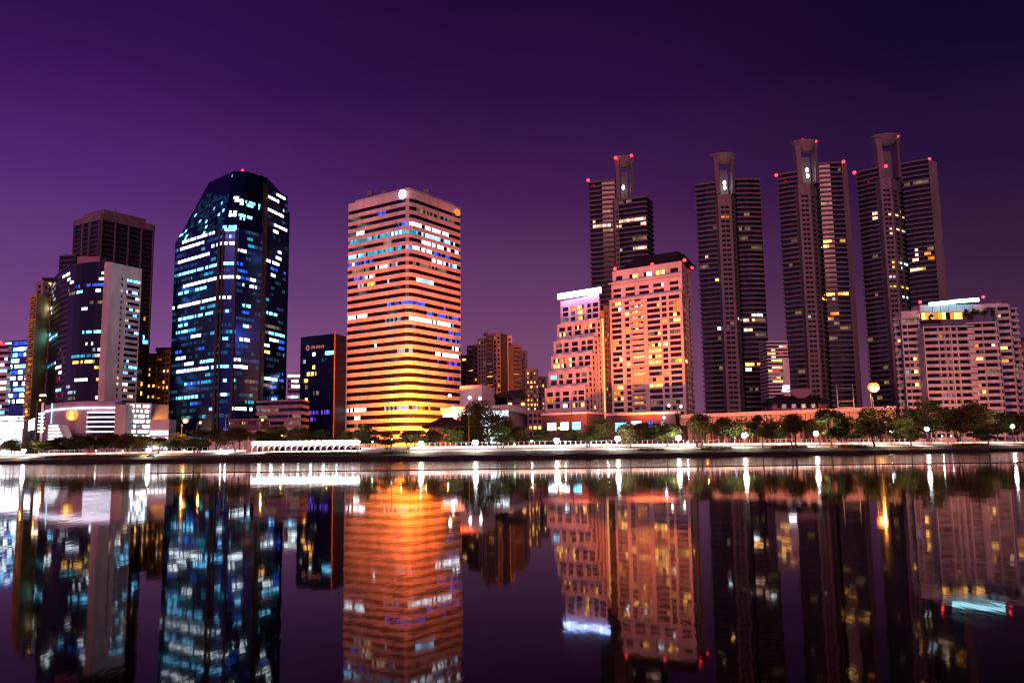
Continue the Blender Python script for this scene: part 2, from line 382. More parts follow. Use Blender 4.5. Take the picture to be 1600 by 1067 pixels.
asph = paint('asphalt', (.05, .048, .05), .85, .3, .2, streak=False)
m = MB()
for i in range(len(xs) - 1):
    a_, b_ = xs[i], xs[i + 1]
    m.face([(a_, smooth_shore(a_) + 60, GZ), (b_, smooth_shore(b_) + 60, GZ), (b_ * 6, 4000, GZ), (a_ * 6, 4000, GZ)])
structure(m.build('city_ground', asph))
def park(px, s):                # a spot s metres inland from the shore at photo column px
    Y = 240
    for _ in range(30): Y = smooth_shore(X(px, Y)) + s
    x = X(px, Y); return x, Y, zprof(s) + mound(x, s)
# ================================================================== BUILDINGS
# --- striped tower in the middle
EC = 400
pl, pc, pr, H = corner3((546, 313), (640, 289.5, EC), (718, 319))
def roundc(pl, pc, pr, r, k=4):
    a = Vector(pl) - Vector(pc); c = Vector(pr) - Vector(pc); a.normalize(); c.normalize()
    s = Vector(pc) + a * r; e = Vector(pc) + c * r; out = []
    for i in range(k + 1):
        t = i / k; p = s * (1 - t) ** 2 + Vector(pc) * 2 * t * (1 - t) + e * t ** 2; out.append((p.x, p.y))
    return out
back = (pl[0] + pr[0] - pc[0], pl[1] + pr[1] - pc[1])
foot = [pl] + roundc(pl, pc, pr, 5) + [pr, back]
SEG_E = [(592,336,601,336,'B',.9),(652,332,719,356,'D',.7),(690,345,719,356,'B',.4),(558,364,567,363,'W',1),(618,353,643,348,'B',.7),(643,350,701,371,'W',.8),(545,379,588,371,'T',.8),(560,376,652,363,'T',.7),(600,368,640,362,'W',.35),(652,364,709,385,'C',.6),
 (594,381,615,380,'D',.8),(659,379,718,400,'W',.75),(545,402,567,398,'C',.8),(567,397,643,386,'T',.9),(643,386,674,395,'W',.8),(677,398,702,405,'B',.6),(545,414,594,405,'B',.7),(545,414,556,412,'W',.6),(677,409,694,415,'W',.8),(702,417,713,420,'C',.8),
 (551,424,576,420,'D',.8),(586,418,605,415,'P',.8),(605,413,621,412,'S',.6),(647,412,662,415,'D',.7),(664,417,702,429,'D',.8),(680,421,702,429,'W',.3),(554,435,567,434,'B',.8),(569,432,586,429,'P',.9),(560,446,567,445,'S',.8),(576,442,589,440,'G',.9),(603,436,621,435,'S',.6),(642,434,677,442,'C',.6),
 (605,472,640,468,'B',.8),(640,468,662,474,'B',.8),(636,468,650,470,'W',.4),(691,483,701,485,'V',.7),(545,494,574,491,'W',.85),(601,499,625,496,'T',.8),(601,499,604,499,'W',1),(666,490,677,491,'B',.9),(684,494,702,496,'B',.7),(706,499,716,500,'B',.9),(642,496,702,509,'W',.8),(700,508,708,510,'T',.8),
 (701,521,718,523,'B',.7),(684,529,718,534,'B',.6),(585,538,589,538,'W',1),(608,548,643,545,'S',.5),(682,550,716,558,'W',.8),(706,545,716,546,'W',.8),(684,565,719,570,'V',.3),(694,589,709,592,'V',.4),(543,638,571,636,'W',.7),(601,634,638,633,'S',.8),(638,633,673,635,'O',.35),(638,633,673,635,'S',.4),(553,649,563,649,'W',1),(553,661,570,661,'D',.6)]
b = Thing('office_tower', 'pale office tower banded with thin dark window stripes and glowing orange at its foot', 'office tower', (*pc, GZ))
zt1 = zof(640, 308.5, EC); zt2 = zof(640, 457.5, EC); fh = (zt1 - zt2) / 12.15
nf = int((zt1 - GZ) / fh) + 1
bands(b, foot, zt1 - nf * fh, nf, fh, .50, .3, G['white'], G['win'], 1.3, SEG_E, range(0, 6), 5.2, top=False)
m = MB(); m.prism(offs(foot, .3), zt1, zof(640, 296, EC)); b.part('crown_band', m, G['white'])
m = MB(); m.prism(offs(foot, -2.2), zof(640, 296, EC), H); b.part('roof_parapet', m, G['pinkw'])
# emblems
def on_face(p0, p1, px, py, out):       # point on facade p0-p1 seen at pixel
    d = Vector((p1[0] - p0[0], p1[1] - p0[1])).normalized(); nn = Vector((d.y, -d.x)); r_ = ray(px, py); o = Vector((p0[0] + nn.x * out, p0[1] + nn.y * out))
    k = (o.x * nn.x + o.y * nn.y) / (r_.x * nn.x + r_.y * nn.y)
    return Vector((r_.x * k, r_.y * k, CAMZ + r_.z * k)), Vector((d.x, d.y, 0)), Vector((nn.x, nn.y, 0))
c, d, nn = on_face(pl, pc, 629, 303.5, .9)
up = Vector((0, 0, 1)); m = MB()
def strokes(m, c, d, nn, pts, w, th=.25, closed=False):
    for a, e in zip(pts, pts[1:] + ([pts[0]] if closed else [])):
        A = c + d * a[0] + up * a[1]; E_ = c + d * e[0] + up * e[1]; t = (E_ - A).normalized(); s = nn.cross(t) * w
        A -= t * w * .4; E_ += t * w * .4
        q = [A - s, E_ - s, E_ + s, A + s]; f = [p + nn * th for p in q]
        m.face(f); 
        for i in range(4): m.face([q[i], q[(i + 1) % 4], f[(i + 1) % 4], f[i]])
arc = lambda rx, rz, a0, a1, ox=0, k=10: [(ox + rx * math.cos(math.radians(a0 + (a1 - a0) * i / k)), rz * math.sin(math.radians(a0 + (a1 - a0) * i / k))) for i in range(k + 1)]
strokes(m, c, d, nn, arc(2.3, 2.5, 110, 350, 0), .17); strokes(m, c, d, nn, arc(1.5, 2.1, -70, 150, .6), .17)
strokes(m, c, d, nn, [(-.8, -1.5), (-.8, 1.1)], .13); strokes(m, c, d, nn, arc(.75, 1.2, 0, 360, .6, 12), .12)
b.part('emblem', m, LOGO_E)
c, d, nn = on_face(pc, pr, 714.5, 332, .9); m = MB()
m.face([c + nn * .3 + d * 2.4 * math.cos(a * .5236) + up * 1.9 * math.sin(a * .5236) for a in range(12)])
for a in range(12):
    g = lambda q, o: c + nn * o + d * 2.4 * math.cos(q * .5236) + up * 1.9 * math.sin(q * .5236)
    m.face([g(a, 0), g(a + 1, 0), g(a + 1, .3), g(a, .3)])
b.part('emblem', m, AMBER_E)
E_b = b; E_foot = foot; E_pl, E_pc, E_pr = pl, pc, pr

# --- dark blue glass tower
YB = 385
Lp = (X(260.5, 412), 412); C1 = (X(336, YB), YB); C2 = (X(362, YB), YB); R1 = (X(401, 397), 397); Bk = (X(401, 440), 440); Bl = (X(285, 450), 450)
foot = [Lp, C1, C2, R1, Bk, Bl]
SEG_B = [(286,375,319,365,'W',.8),(321,365,338,360,'W',.7),(348,357,368,358,'C',.8),(338,370,368,369,'B',.8),(348,369,368,369,'C',.5),(282,393,319,383,'W',.9),(331,383,367,380,'W',.75),(279,406,326,393,'W',.9),(330,403,336,403,'T',1),(372,391,385,397,'W',.9),
 (384,374,394,374,'T',.7),(281,427,341,414,'C',.85),(272,429,281,427,'T',1),(346,414,366,414,'C',.9),(370,414,382,417,'B',.8),(287,445,340,435,'W',.92),(344,435,366,435,'W',.95),(366,436,380,440,'W',.8),(392,439,399,442,'W',.8),(392,451,400,454,'W',.8),(279,459,294,455,'C',.8),(304,451,323,450,'C',.8),
 (279,479,340,470,'W',.9),(268,483,272,483,'W',1),(344,468,361,468,'W',.9),(314,484,335,481,'T',.9),(279,499,335,491,'C',.75),(279,510,292,509,'C',.9),(276,521,292,520,'C',.9),(299,529,313,528,'W',.7),(330,525,340,524,'T',1),(348,526,355,527,'C',1),(378,472,390,474,'C',.7),(378,484,389,484,'B',.9),
 (352,491,357,491,'C',1),(352,502,357,502,'C',1),(380,504,387,508,'C',1),(389,508,393,509,'R',1),(375,528,389,529,'W',.9),(275,565,301,563,'W',.85),(314,561,336,558,'C',.6),(275,577,325,572,'W',.9),(330,572,336,572,'C',1),(340,570,358,572,'C',.8),(365,574,385,575,'W',.95),(365,560,374,562,'W',.9),
 (289,597,318,597,'B',.6),(289,597,300,597,'C',.5),(348,594,352,594,'C',1),(365,596,368,597,'C',1),(383,598,396,598,'D',.9),(273,621,310,619,'C',.7),(347,617,352,617,'W',1),(327,638,335,639,'C',1),(362,640,393,642,'W',.7),(275,547,283,545,'B',.7),(367,311,380,316,'W',1),(383,317,405,322,'C',.8),(358,333,370,335,'W',.9),(372,336,396,342,'C',.8),(300,608,330,608,'K',.6)]
SEG_BR = [(390,297,445,313,'W',.95),(400,323,443,334,'W',.95),(400,343,410,346,'C',.7),(427,350,451,357,'W',.9),(427,361,434,362,'W',1),(404,369,415,372,'C',.8),(415,403,437,409,'W',.9),(432,398,439,400,'W',1),(424,426,429,427,'W',1),(416,492,432,493,'C',.8),(404,514,434,514,'D',1),(418,513,434,514,'W',.5),(421,524,446,523,'C',.9),
 (414,535,434,536,'W',.95),(437,538,445,538,'B',1),(404,548,421,548,'Y',.5),(412,589,433,590,'W',.8),(437,590,444,591,'B',1),(412,600,424,602,'D',1),(405,565,405,568,'D',1),(425,619,434,621,'C',.8),(440,580,444,600,'B',.3)]
z1 = zof(338, 357, YB); zb_ = zof(338, 570, YB); fh = (z1 - zb_) / 20
b = Thing('office_tower', 'dark navy glass tower with sloping top, scattered blue and white office lights', 'office tower', (*C1, GZ))
nf = int((z1 - GZ) / fh) + 1
bands(b, foot, z1 - nf * fh, nf, fh, .54, .06, G['navy'], G['navy'], .8, SEG_B, range(4), 5.2, rnd=[('K', .32), ('T', .04), ('B', .02)], sname='glass_spandrel', top=False)  # random dim panes paint a blue sheen into the navy glass
# sloping crown
def onY(px, py, Y): return T(px, py, Y)
zt = zof(372, 270, 398); TL = depthH(327, 285, zt); TR = depthH(418, 278, zt)
P5 = [(T(327, 285, TL)[0], TL), (T(365, 272, 396)[0], 396), (T(384, 269, 396)[0], 396), (T(418, 278, TR)[0], max(TR, 405)), (T(418, 278, TR)[0], 438), (T(335, 285, TL)[0], 440)]
Q = lambda A, za, B, zb, u, v, D, zd, Cc, zc: None
m = MB()
def gridquad(m, a, b_, c, d, nu, nv, fn):
    a, b_, c, d = map(Vector, (a, b_, c, d))
    for i in range(nu):
        for j in range(nv):
            g = lambda u, v: (a * (1 - u) + b_ * u) * (1 - v) + (d * (1 - u) + c * u) * v
            m.face([g(i / nu, j / nv), g((i + 1) / nu, j / nv), g((i + 1) / nu, (j + 1) / nv), g(i / nu, (j + 1) / nv)], 0, fn(g((i + .5) / nu, (j + .5) / nv)))
def crown_l(p):  # dim teal reflections painted onto the sloping glass as glow
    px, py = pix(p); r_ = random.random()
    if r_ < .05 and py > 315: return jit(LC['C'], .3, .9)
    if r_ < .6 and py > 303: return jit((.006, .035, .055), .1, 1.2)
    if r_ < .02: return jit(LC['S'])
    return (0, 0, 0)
A3_ = lambda i, z: (*foot[i], z)
B3_ = lambda i: (*P5[i], zt)
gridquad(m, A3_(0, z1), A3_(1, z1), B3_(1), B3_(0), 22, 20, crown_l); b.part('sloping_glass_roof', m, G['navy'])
SEG_B2 = SEG_B
m = MB()
gridquad(m, A3_(1, z1), A3_(2, z1), B3_(2), B3_(1), 8, 20, lambda p: seg_lit(SEG_B, *pix(p), 4) or (0, 0, 0))
gridquad(m, A3_(2, z1), A3_(3, z1), B3_(3), B3_(2), 14, 20, lambda p: seg_lit(SEG_B, *pix(p), 4) or (0, 0, 0))
b.part('upper_glazing', m, G['navy'])
m = MB(); m.face([A3_(3, z1), A3_(4, z1), B3_(4), B3_(3)]); m.face([A3_(4, z1), A3_(5, z1), B3_(5), B3_(4)]); m.face([A3_(5, z1), A3_(0, z1), B3_(0), B3_(5)]); m.face([B3_(i) for i in range(6)])
b.part('crown_back', m, G['dark'])
# right wing of the tower
zr = zof(420, 291, 400); pr0 = (X(403, 401), 401); pr1 = (X(440.5, 421), 421); wing = [pr0, pr1, (X(439.5, 452), 452), (X(404, 452), 452)]
nf2 = int((zr - GZ) / fh)
bands(b, wing, zr - nf2 * fh, nf2, fh, .54, .06, G['navy'], G['navy'], .8, SEG_BR, (0,), 5.2, rnd=[('K', .3), ('T', .04), ('B', .02)], sname='glass_spandrel', ht=1.2)
pw0 = (X(440.9, 424), 424); pw1 = (X(444.5, 426), 426); zq = zof(450, 330, 424)
m = MB(); m.prism([pw0, pw1, (X(443.5, 448), 448), (X(439, 448), 448)], GZ, zq); b.part('side_bay', m, G['navy'])
for pa, pb in ((331, 335), (338, 341), (359, 362)):  # dark strips stand in for the shaded recess lines between glass faces
    m = MB(); Ya = YB + (1 if pa > 335 else 2.2); m.box((X(pa, Ya), Ya - 1.9, GZ), (X(pb, Ya), Ya + 2, z1 - 1), 0); b.part('recess_strip', m, G['dark'])
m = MB(); m.prism([(X(400.5, 398), 397.5), (X(404, 399), 399.5), (X(404, 399), 404), (X(400.5, 398), 404)], GZ, zr + 1); b.part('recess_strip', m, G['dark'])
beacon(b, 379, 267, 400); B_b = b

# --- small indigo glass block
pl, pc, pr, H = corner3((470, 527), (523.5, 521, 405), (541, 526))
b = Thing('office_block', 'low indigo glass office block with an orange corner fin and faint red lettering', 'office block', (*pc, GZ))
foot = [pl, pc, pr, (pl[0] + pr[0] - pc[0], pl[1] + pr[1] - pc[1])]
SEG_D = [(509,552,522,549,'C',1),(490,554,492,554,'W',1),(477,580,493,580,'Y',.6),(486,578,492,578,'Y',.7),(476,596,480,596,'Y',1),(478,608,480,608,'D',1),(477,621,480,621,'Y',1),(483,648,517,648,'V',.4),(484,654,517,654,'V',.45),(490,641,512,641,'V',.2),(488,610,500,612,'D',.5),(474,645,480,647,'S',.5),(472,568,476,568,'S',.4),(497,560,510,560,'K',.5)]
fh = (zof(523, 527, 405) - zof(523, 640, 405)) / 11; nf = int((zof(523, 527, 405) - GZ) / fh) + 1; z0 = zof(523, 527, 405) - nf * fh
bands(b, foot, z0, nf, fh, .4, .05, G['indigo'], G['indigo'], .9, SEG_D, (0, 1), 5, sname='glass_spandrel', ht=max(.8, H - (z0 + nf * fh)))
m = MB(); m.tube((pc[0], pc[1] - .6, GZ), (pc[0], pc[1] - .6, H + .8), .38, .38, 8); b.part('corner_fin', m, G['orangem'])
c, d, nn = on_face(pl, pc, 481, 543.5, .25); m = MB(); strokes(m, c, d, nn, arc(.9, 1.1, 0, 360, 0, 8), .25, .15)
for k in range(8):
    strokes(m, c + d * (2.4 + k * 1.12), d, nn, [(0, -.7), (0, .7)] if k % 3 else [(0, -.7), (.5, .7)], .16, .12)
    if k % 2: strokes(m, c + d * (2.4 + k * 1.12), d, nn, [(0, 0), (.6, 0)], .16, .12)
b.part('sign_lettering', m, DIMRED_E)

# --- pink-red parapeted hall right of the striped tower
pl, pr = (X(692, 372), 372), (X(795, 352), 352)
b = Thing('shopping_hall', 'low pink hall with bright white lit windows behind the big dark tree', 'hall', (*pl, GZ))
zt_ = zof(792, 632, 352); zb2 = zof(792, 641, 352)
m = MB(); bk = [(pr[0] + 8, pr[1] + 45), (pl[0] + 8, pl[1] + 60)]
m.prism(offs([pl, pr] + bk, .8), zb2, zt_); b.part('parapet', m, G['white'])
z = zb2; k = 0
while z - 3.6 > GZ - 3:
    mm = MB(); L = math.dist(pl, pr); q = 34
    for t_ in range(q):
        p0 = lerp(pl, pr, t_ / q); p1 = lerp(pl, pr, (t_ + 1) / q)
        lt = jit(LC['W'], .4, 1.1) if random.random() < (.92 if k < 2 else .6) else (jit(LC['V'], .2, .6) if random.random() < .4 else (0, 0, 0))
        mm.face([(*p0, z - 2.6), (*p1, z - 2.6), (*p1, z), (*p0, z)], 0, lt)
    b.part('window_band', mm, G['win'])
    mm = MB(); mm.obox(pl, pr, z - 3.6, z - 2.6, .3, -.5); b.part('spandrel', mm, G['mauve'])
    z -= 3.6; k += 1
m = MB(); m.prism([pr] + [bk[0], bk[1], pl][:], GZ, zb2 - .02) if False else m.prism(offs([pl, pr] + bk, -.6), GZ, zb2 - .1); b.part('wall', m, G['mauve'])
# rooftop block
q0, q1 = (X(719, 378), 378), (X(754, 372), 372)
m = MB(); m.prism([q0, q1, (q1[0] + 5, 395), (q0[0] + 5, 400)], zt_ - .5, zof(720, 603, 378)); b.part('rooftop_block', m, G['pinkw'])
for px, py in ((703, 618), (734, 621.5), (750, 623), (708, 637), (700, 660)):
    x, z = T(px, py, 362 if px < 720 else 358); m = MB(); m.ball((x, 361 if px < 720 else 357, z), .7); b.part('wall_lamp', m, WHITE_E)

# --- timber-roofed orange pavilion in front of the striped tower
b = Thing('garden_pavilion', 'low pavilion with dark hipped roof and orange lit walls at the striped tower foot', 'pavilion', (X(690, 325), 325, GZ))
x0, x1, Y = X(664, 322), X(722, 322), 322
za, zb2 = zof(690, 668, Y), zof(690, 651, Y)
m = MB(); m.box((x0 + 1.5, Y, GZ), (x1 - 1.5, Y + 12, za + .3)); b.part('wall', m, G['ochre'])
m = MB(); ra = [(x0 - 1, Y - 2), (x1 + 1, Y - 2), (x1 + 1, Y + 14), (x0 - 1, Y + 14)]; rb = [(x0 + 6, Y + 5), (x1 - 4, Y + 5), (x1 - 4, Y + 7), (x0 + 6, Y + 7)]
m.prism(ra, za, za + .5); m.loft(ra, za + .5, rb, zb2); m.face([(*p, zb2) for p in rb]); b.part('roof', m, G['slate'])
for k in range(7):
    m = MB(); xx = x0 + 2 + k * (x1 - x0 - 4) / 6; m.box((xx - .15, Y - 1.3, GZ), (xx + .15, Y - 1, za)); b.part('post', m, G['wood'])

# --- brown apartment complex behind
WARM = [('Y', .05), ('O', .04), ('D', .10)]
def slab_tower(b, px0, px1, py, Y0, Y1, fhpx=8.3, wall='brown', cols=None, balc=(), rnd=WARM, segs=(), depth=14, zb=None, tol=4, side=False, bal=None, wname='window', gl=None):
    p0 = (T(px0, py, Y0)[0], Y0); z1 = zof(px0, py, Y0)
    p1x, _ = T(px1, py, Y1); p1 = (p1x, Y1)
    fh = fhpx * Y0 / F0; zb = GZ if zb is None else zb
    n_ = int((z1 - 1.5 - zb) / fh); z0 = z1 - 1.5 - n_ * fh
    cols = cols or [(.08, .26), (.34, .46), (.54, .66), (.74, .92)]
    facade(b, p0, p1, zb, z1, cols, rowsz(z0, n_, fh), G[wall], segs, rnd=rnd, balc=balc, bal_mat=G[bal] if bal else None, tol=tol, wname=wname, gl=gl)
    d = Vector((p1[0] - p0[0], p1[1] - p0[1])).normalized(); nn = Vector((-d.y, d.x)) * depth
    q = [p1, (p1[0] + nn.x, p1[1] + nn.y), (p0[0] + nn.x, p0[1] + nn.y), p0]
    m = MB()
    for i in range(1 if side else 0, 3): m.face([(*q[i], zb), (*q[i + 1], zb), (*q[i + 1], z1), (*q[i], z1)])
    m.face([(*p, z1) for p in (p0, p1, q[1], q[2])]); b.part('wall', m, G[wall])
    if side:
        facade(b, p1, q[1], zb, z1, [(.12, .3), (.42, .6), (.72, .9)], rowsz(z0, n_, fh), G[wall], segs, rnd=rnd, tol=tol, wname=wname, gl=gl)
    return p0, p1, q[1], q[2], z1
b = Thing('apartment_tower', 'brown many-gabled apartment tower group with warm lit windows right of the striped tower', 'apartment tower', (X(770, 480), 480, GZ))
slab_tower(b, 720, 730, 555, 500, 500, 6.8, balc=(), cols=[(.2, .8)])
slab_tower(b, 730, 746, 540, 494, 490, 6.8, balc=(0,), cols=[(.08, .55), (.68, .92)])
slab_tower(b, 746, 759, 529, 489, 486, 6.8, cols=[(.12, .3), (.45, .62), (.75, .9)], wall='cream')
slab_tower(b, 759, 782, 522, 478, 474, 6.8, balc=(0,), cols=[(.06, .46), (.54, .68), (.78, .92)], wall='brown')
slab_tower(b, 782, 800, 524, 482, 482, 6.8, cols=[(.08, .3), (.4, .58), (.68, .9)], wall='cream')
slab_tower(b, 800, 815, 538, 476, 478, 6.8, balc=(0,), cols=[(.1, .85)], wall='brown')
slab_tower(b, 815, 824, 547, 480, 484, 6.8, cols=[(.3, .6)], wall='cream')
m = MB(); m.box((X(757, 480), 480, zof(765, 522, 478)), (X(764, 480), 486, zof(765, 519, 478))); b.part('roof_tank', m, G['brown']); b.finish()
b = Thing('apartment_block', 'stepped tan apartment block glowing with many small yellow windows', 'apartment block', (X(835, 450), 450, GZ))
W2 = [('Y', .3), ('O', .14), ('D', .15)]
slab_tower(b, 822, 841, 576, 452, 452, 7, cols=[(.08, .22), (.34, .5), (.62, .76), (.84, .94)], rnd=W2, wall='brown')
slab_tower(b, 841, 854, 588, 458, 460, 7, cols=[(.15, .35), (.5, .7)], rnd=W2, wall='brown'); b.finish()
b = Thing('apartment_block', 'dark mid-rise flats with a black overhanging roof, balconies and small warm lights', 'apartment block', (X(800, 400), 400, GZ))
p = slab_tower(b, 792, 823, 613, 400, 400, 9.4, cols=[(.05, .25), (.32, .62), (.7, .9)], balc=(1,), wall='mauve', rnd=[('Y', .2), ('P', .1), ('D', .1)])
p = slab_tower(b, 824, 848, 640, 396, 398, 9.4, cols=[(.1, .3), (.4, .6), (.7, .9)], wall='mauve', rnd=[('Y', .1), ('O', .1)])
m = MB(); xa, xb_, Y = X(768, 396), X(826, 396), 396; za = zof(800, 619, Y); zc = zof(800, 608.5, Y)
ra = [(xa, Y - 3), (xb_, Y - 3), (xb_, Y + 16), (xa, Y + 16)]; rb = [(xa + 9, Y + 5), (xb_ - 2, Y + 5), (xb_ - 2, Y + 8), (xa + 9, Y + 8)]
m.prism(ra, za - .4, za); m.loft(ra, za, rb, zc); m.face([(*p_, zc) for p_ in rb]); b.part('roof', m, G['slate'])
m = MB(); m.box((X(776, 405), 405, GZ), (X(793, 405), 414, za - .5)); b.part('wall', m, G['slate']); b.finish()

# --- stepped pink tower with blue sign
YH = 392
dH = Vector((X(936, YH - 10) - X(874, YH + 5), -15)); 
SEG_H = [(901,483,907,483,'Y',1),(901,491,907,491,'Y',1),(901,500,907,500,'Y',1),(897,516,903,515,'Y',1),(911,513,918,512,'O',1),(920,512,927,511,'Y',.8),(867,563,871,563,'Y',1),(887,562,891,563,'Y',1),(868,573,870,573,'Y',1),(877,573,879,573,'Y',1),(887,571,891,571,'Y',1),(858,590,868,589,'C',.8),(883,588,886,588,'O',1),(877,633,886,633,'W',1),
  (895,632,912,631,'Y',.6),(919,632,927,631,'Y',.8),(852,641,870,640,'O',.5),(897,525,903,525,'D',1)]
b = Thing('apartment_tower', 'pale pink ziggurat tower stepping down in tiers beneath a glowing blue white roof sign', 'apartment tower', (X(905, 380), 380, GZ))
#  tiers: (left px, right px, top py at left, rows(py list at left), bottom py)
TI = [(875.5, 936, 470, [484.5, 492.5, 501]), (870, 932, 508.5, [516, 524]), (865, 928, 535, [541, 549.5]), (861, 924, 558, [564.5, 573]), (857, 918.5, 582, [590, 599]), (851, 914, 608, [617, 626, 635.5])]
bl, br = 408.0, 392.0
lastz = None; tiers = []
for k, (xl, xr, yt, rows) in enumerate(TI):
    Yl = bl - k * 2.2; Yr = br - k * 2.2
    p0 = (T(xl, yt, Yl)[0], Yl); p1 = (T(xr, yt, Yr)[0], Yr); zt = zof(xl, yt, Yl)
    if k > 0: zt = zof(xl, yt, Yl)
    tiers.append((p0, p1, zt, [zof(xl, y_, Yl) for y_ in rows]))
CH = [(.06, .20), (.31, .45), (.50, .62) , (.66, .78), (.84, .97)]
CH = [(.05, .21), (.26, .38), (.45, .61), (.69, .80), (.83, .975)]
for k, (p0, p1, zt, rz) in enumerate(tiers):
    zlow = tiers[k + 1][2] - .3 if k + 1 < len(tiers) else zof(851, 645, bl - 11)
    rr = sorted([(z_ - .98, z_ + .98) for z_ in rz])
    facade(b, p0, p1, zlow, zt, CH, rr, G['white'], SEG_H, tol=4, pw=1.1, rnd=[('D', .12), ('O', .06), ('Y', .03)])
    d = Vector((p1[0] - p0[0], p1[1] - p0[1])).normalized(); nn = Vector((-d.y, d.x)) * (4.2 + 0 * k)
    m = MB(); q0 = (p0[0] + nn.x, p0[1] + nn.y); q1 = (p1[0] + nn.x, p1[1] + nn.y)
    if k: m.face([(*p0, zt), (*p1, zt), (*q1, zt), (*q0, zt)]); m.face([(*q0, zlow), (*p0, zlow), (*p0, zt), (*q0, zt)])
    # wavy parapet
    for t_ in range(6):
        u0, u1 = t_ / 6, (t_ + 1) / 6; h_ = .9 if t_ % 2 else .35
        m.obox(lerp(p0, p1, u0), lerp(p0, p1, u1), zt, zt + h_, .15, -.3)
    b.part('terrace', m, G['white'])
    # right flank piece of this tier
    if k: 
        m = MB(); pass; facade(b, p1, q1, GZ, zt, [(.22, .75)], rowsz(zt - .8 - int((zt - GZ - 2) / 2.52) * 2.52, int((zt - GZ - 2) / 2.52), 2.52, .2, .85), G['pinkw'], pw=1, tol=3, rnd=[('D', .1), ('Y', .05)])
p0, p1, zt, rz = tiers[0]
d = Vector((p1[0] - p0[0], p1[1] - p0[1])).normalized(); nn = Vector((-d.y, d.x))
F1 = (T(957, 640, 420)[0], 420)
e1 = (X(944, 402), 402); zlo = GZ
fhH = (rz[0] - rz[2]) / 2
nR = int((zt - 3 - GZ) / fhH)
facade(b, p1, e1, GZ, zt, [(.25, .6)], rowsz(zt - 2.5 - nR * fhH, nR, fhH), G['pinkw'], pw=1)
# golden lit stair slot and dark recess
q_e = (X(949, 401), 401)
m = MB(); m.face([(*e1, GZ), (*q_e, GZ), (*q_e, zt - 6), (*e1, zt - 6)]); b.part('recess_wall', m, G['ochre'])
for k in range(30):
    z_ = GZ + 12 + k * (zt - 22 - GZ) / 30; m = MB(); x_ = (e1[0] * .5 + q_e[0] * .5); m.box((x_ - .55, 400.5, z_), (x_ + .4, 400.9, z_ + 1.5)); b.part('stair_light', m, GOLD_E)
q2_ = (X(958, 404), 404); fz = zof(955, 478, 404)
facade(b, q_e, q2_, GZ, fz, [(.2, .5), (.62, .88)], rowsz(GZ + 3, int((fz - GZ - 4) / fhH), fhH), G['brown'], pw=1, rnd=[('O', .1), ('G', .05)])
bkl = (p0[0] + nn.x * 20, p0[1] + nn.y * 20)
m = MB(); m.face([(*bkl, GZ), (*p0, GZ), (*p0, zt), (*bkl, zt)]); m.face([(*p0, zt), (*p1, zt), (*e1, zt), (*bkl, zt)]); m.face([(*q2_, GZ), (q2_[0], 425, GZ), (q2_[0], 425, fz), (*q2_, fz)])
m.face([(*q_e, fz), (*q2_, fz), (q2_[0], 425, fz), (*bkl, fz)]); m.face([(q2_[0], 425, GZ), (*bkl, GZ), (*bkl, zt), (q2_[0], 425, zt)]); b.part('wall', m, G['pinkw'])
# roof sign
s0 = (T(872, 464, bl - 1)[0], bl - 1); s1 = (T(939, 457, br - 1)[0], br - 1); za = zof(872, 468, bl - 1); zb2 = zof(872, 459.5, bl - 1)
m = MB(); m.obox(s0, s1, za, zb2, .6, -.3); o = b.part('roof_sign', m, SIGN_E)
for u in (.15, .5, .85):
    e = lerp(s0, s1, u); ld = bpy.data.lights.new('sign_light', 'POINT'); ld.energy = 900; ld.color = (.12, .25, 1); ld.shadow_soft_size = .6; lo = bpy.data.objects.new('sign_light', ld); COL.objects.link(lo); lo.parent = b.o; lo.location = (e[0] - 1 - b.loc[0], e[1] - 3.4 - b.loc[1], za + .5 - b.loc[2])
m = MB(); m.obox(s0, s1, za - .4, zb2 + .3, -.4, -.8); m.build('sign_frame', G['dark'], o, b.loc)
# podium
pd0 = (X(848, 376), 376); pd1 = (X(918, 362), 362); zp = zof(850, 646, 376)
m = MB(); dd = Vector((pd1[0] - pd0[0], pd1[1] - pd0[1])).normalized(); nb = Vector((-dd.y, dd.x)) * 14
pq = [pd0, pd1, (pd1[0] + nb.x, pd1[1] + nb.y), (pd0[0] + nb.x, pd0[1] + nb.y)]
m.prism(pq, GZ, zp - 1.6); b.part('podium', m, G['brick']); m = MB(); m.prism(offs(pq, .5), zp - .9, zp); b.part('cornice', m, G['white']); m = MB(); m.prism(offs(pq, .1), zp - 1.6, zp - .9); b.part('frieze', m, G['brick'])
for u0, u1, c_ in ((.12, .32, 'W'), (.42, .6, 'W'), (.68, .86, 'C')):
    m = MB(); m.obox(lerp(pd0, pd1, u0), lerp(pd0, pd1, u1), zp - 7.5, zp - 4.2, .06, -.1, 0, jit(LC[c_], .7, 1)); b.part('shop_window', m, G['win'])
b.finish()

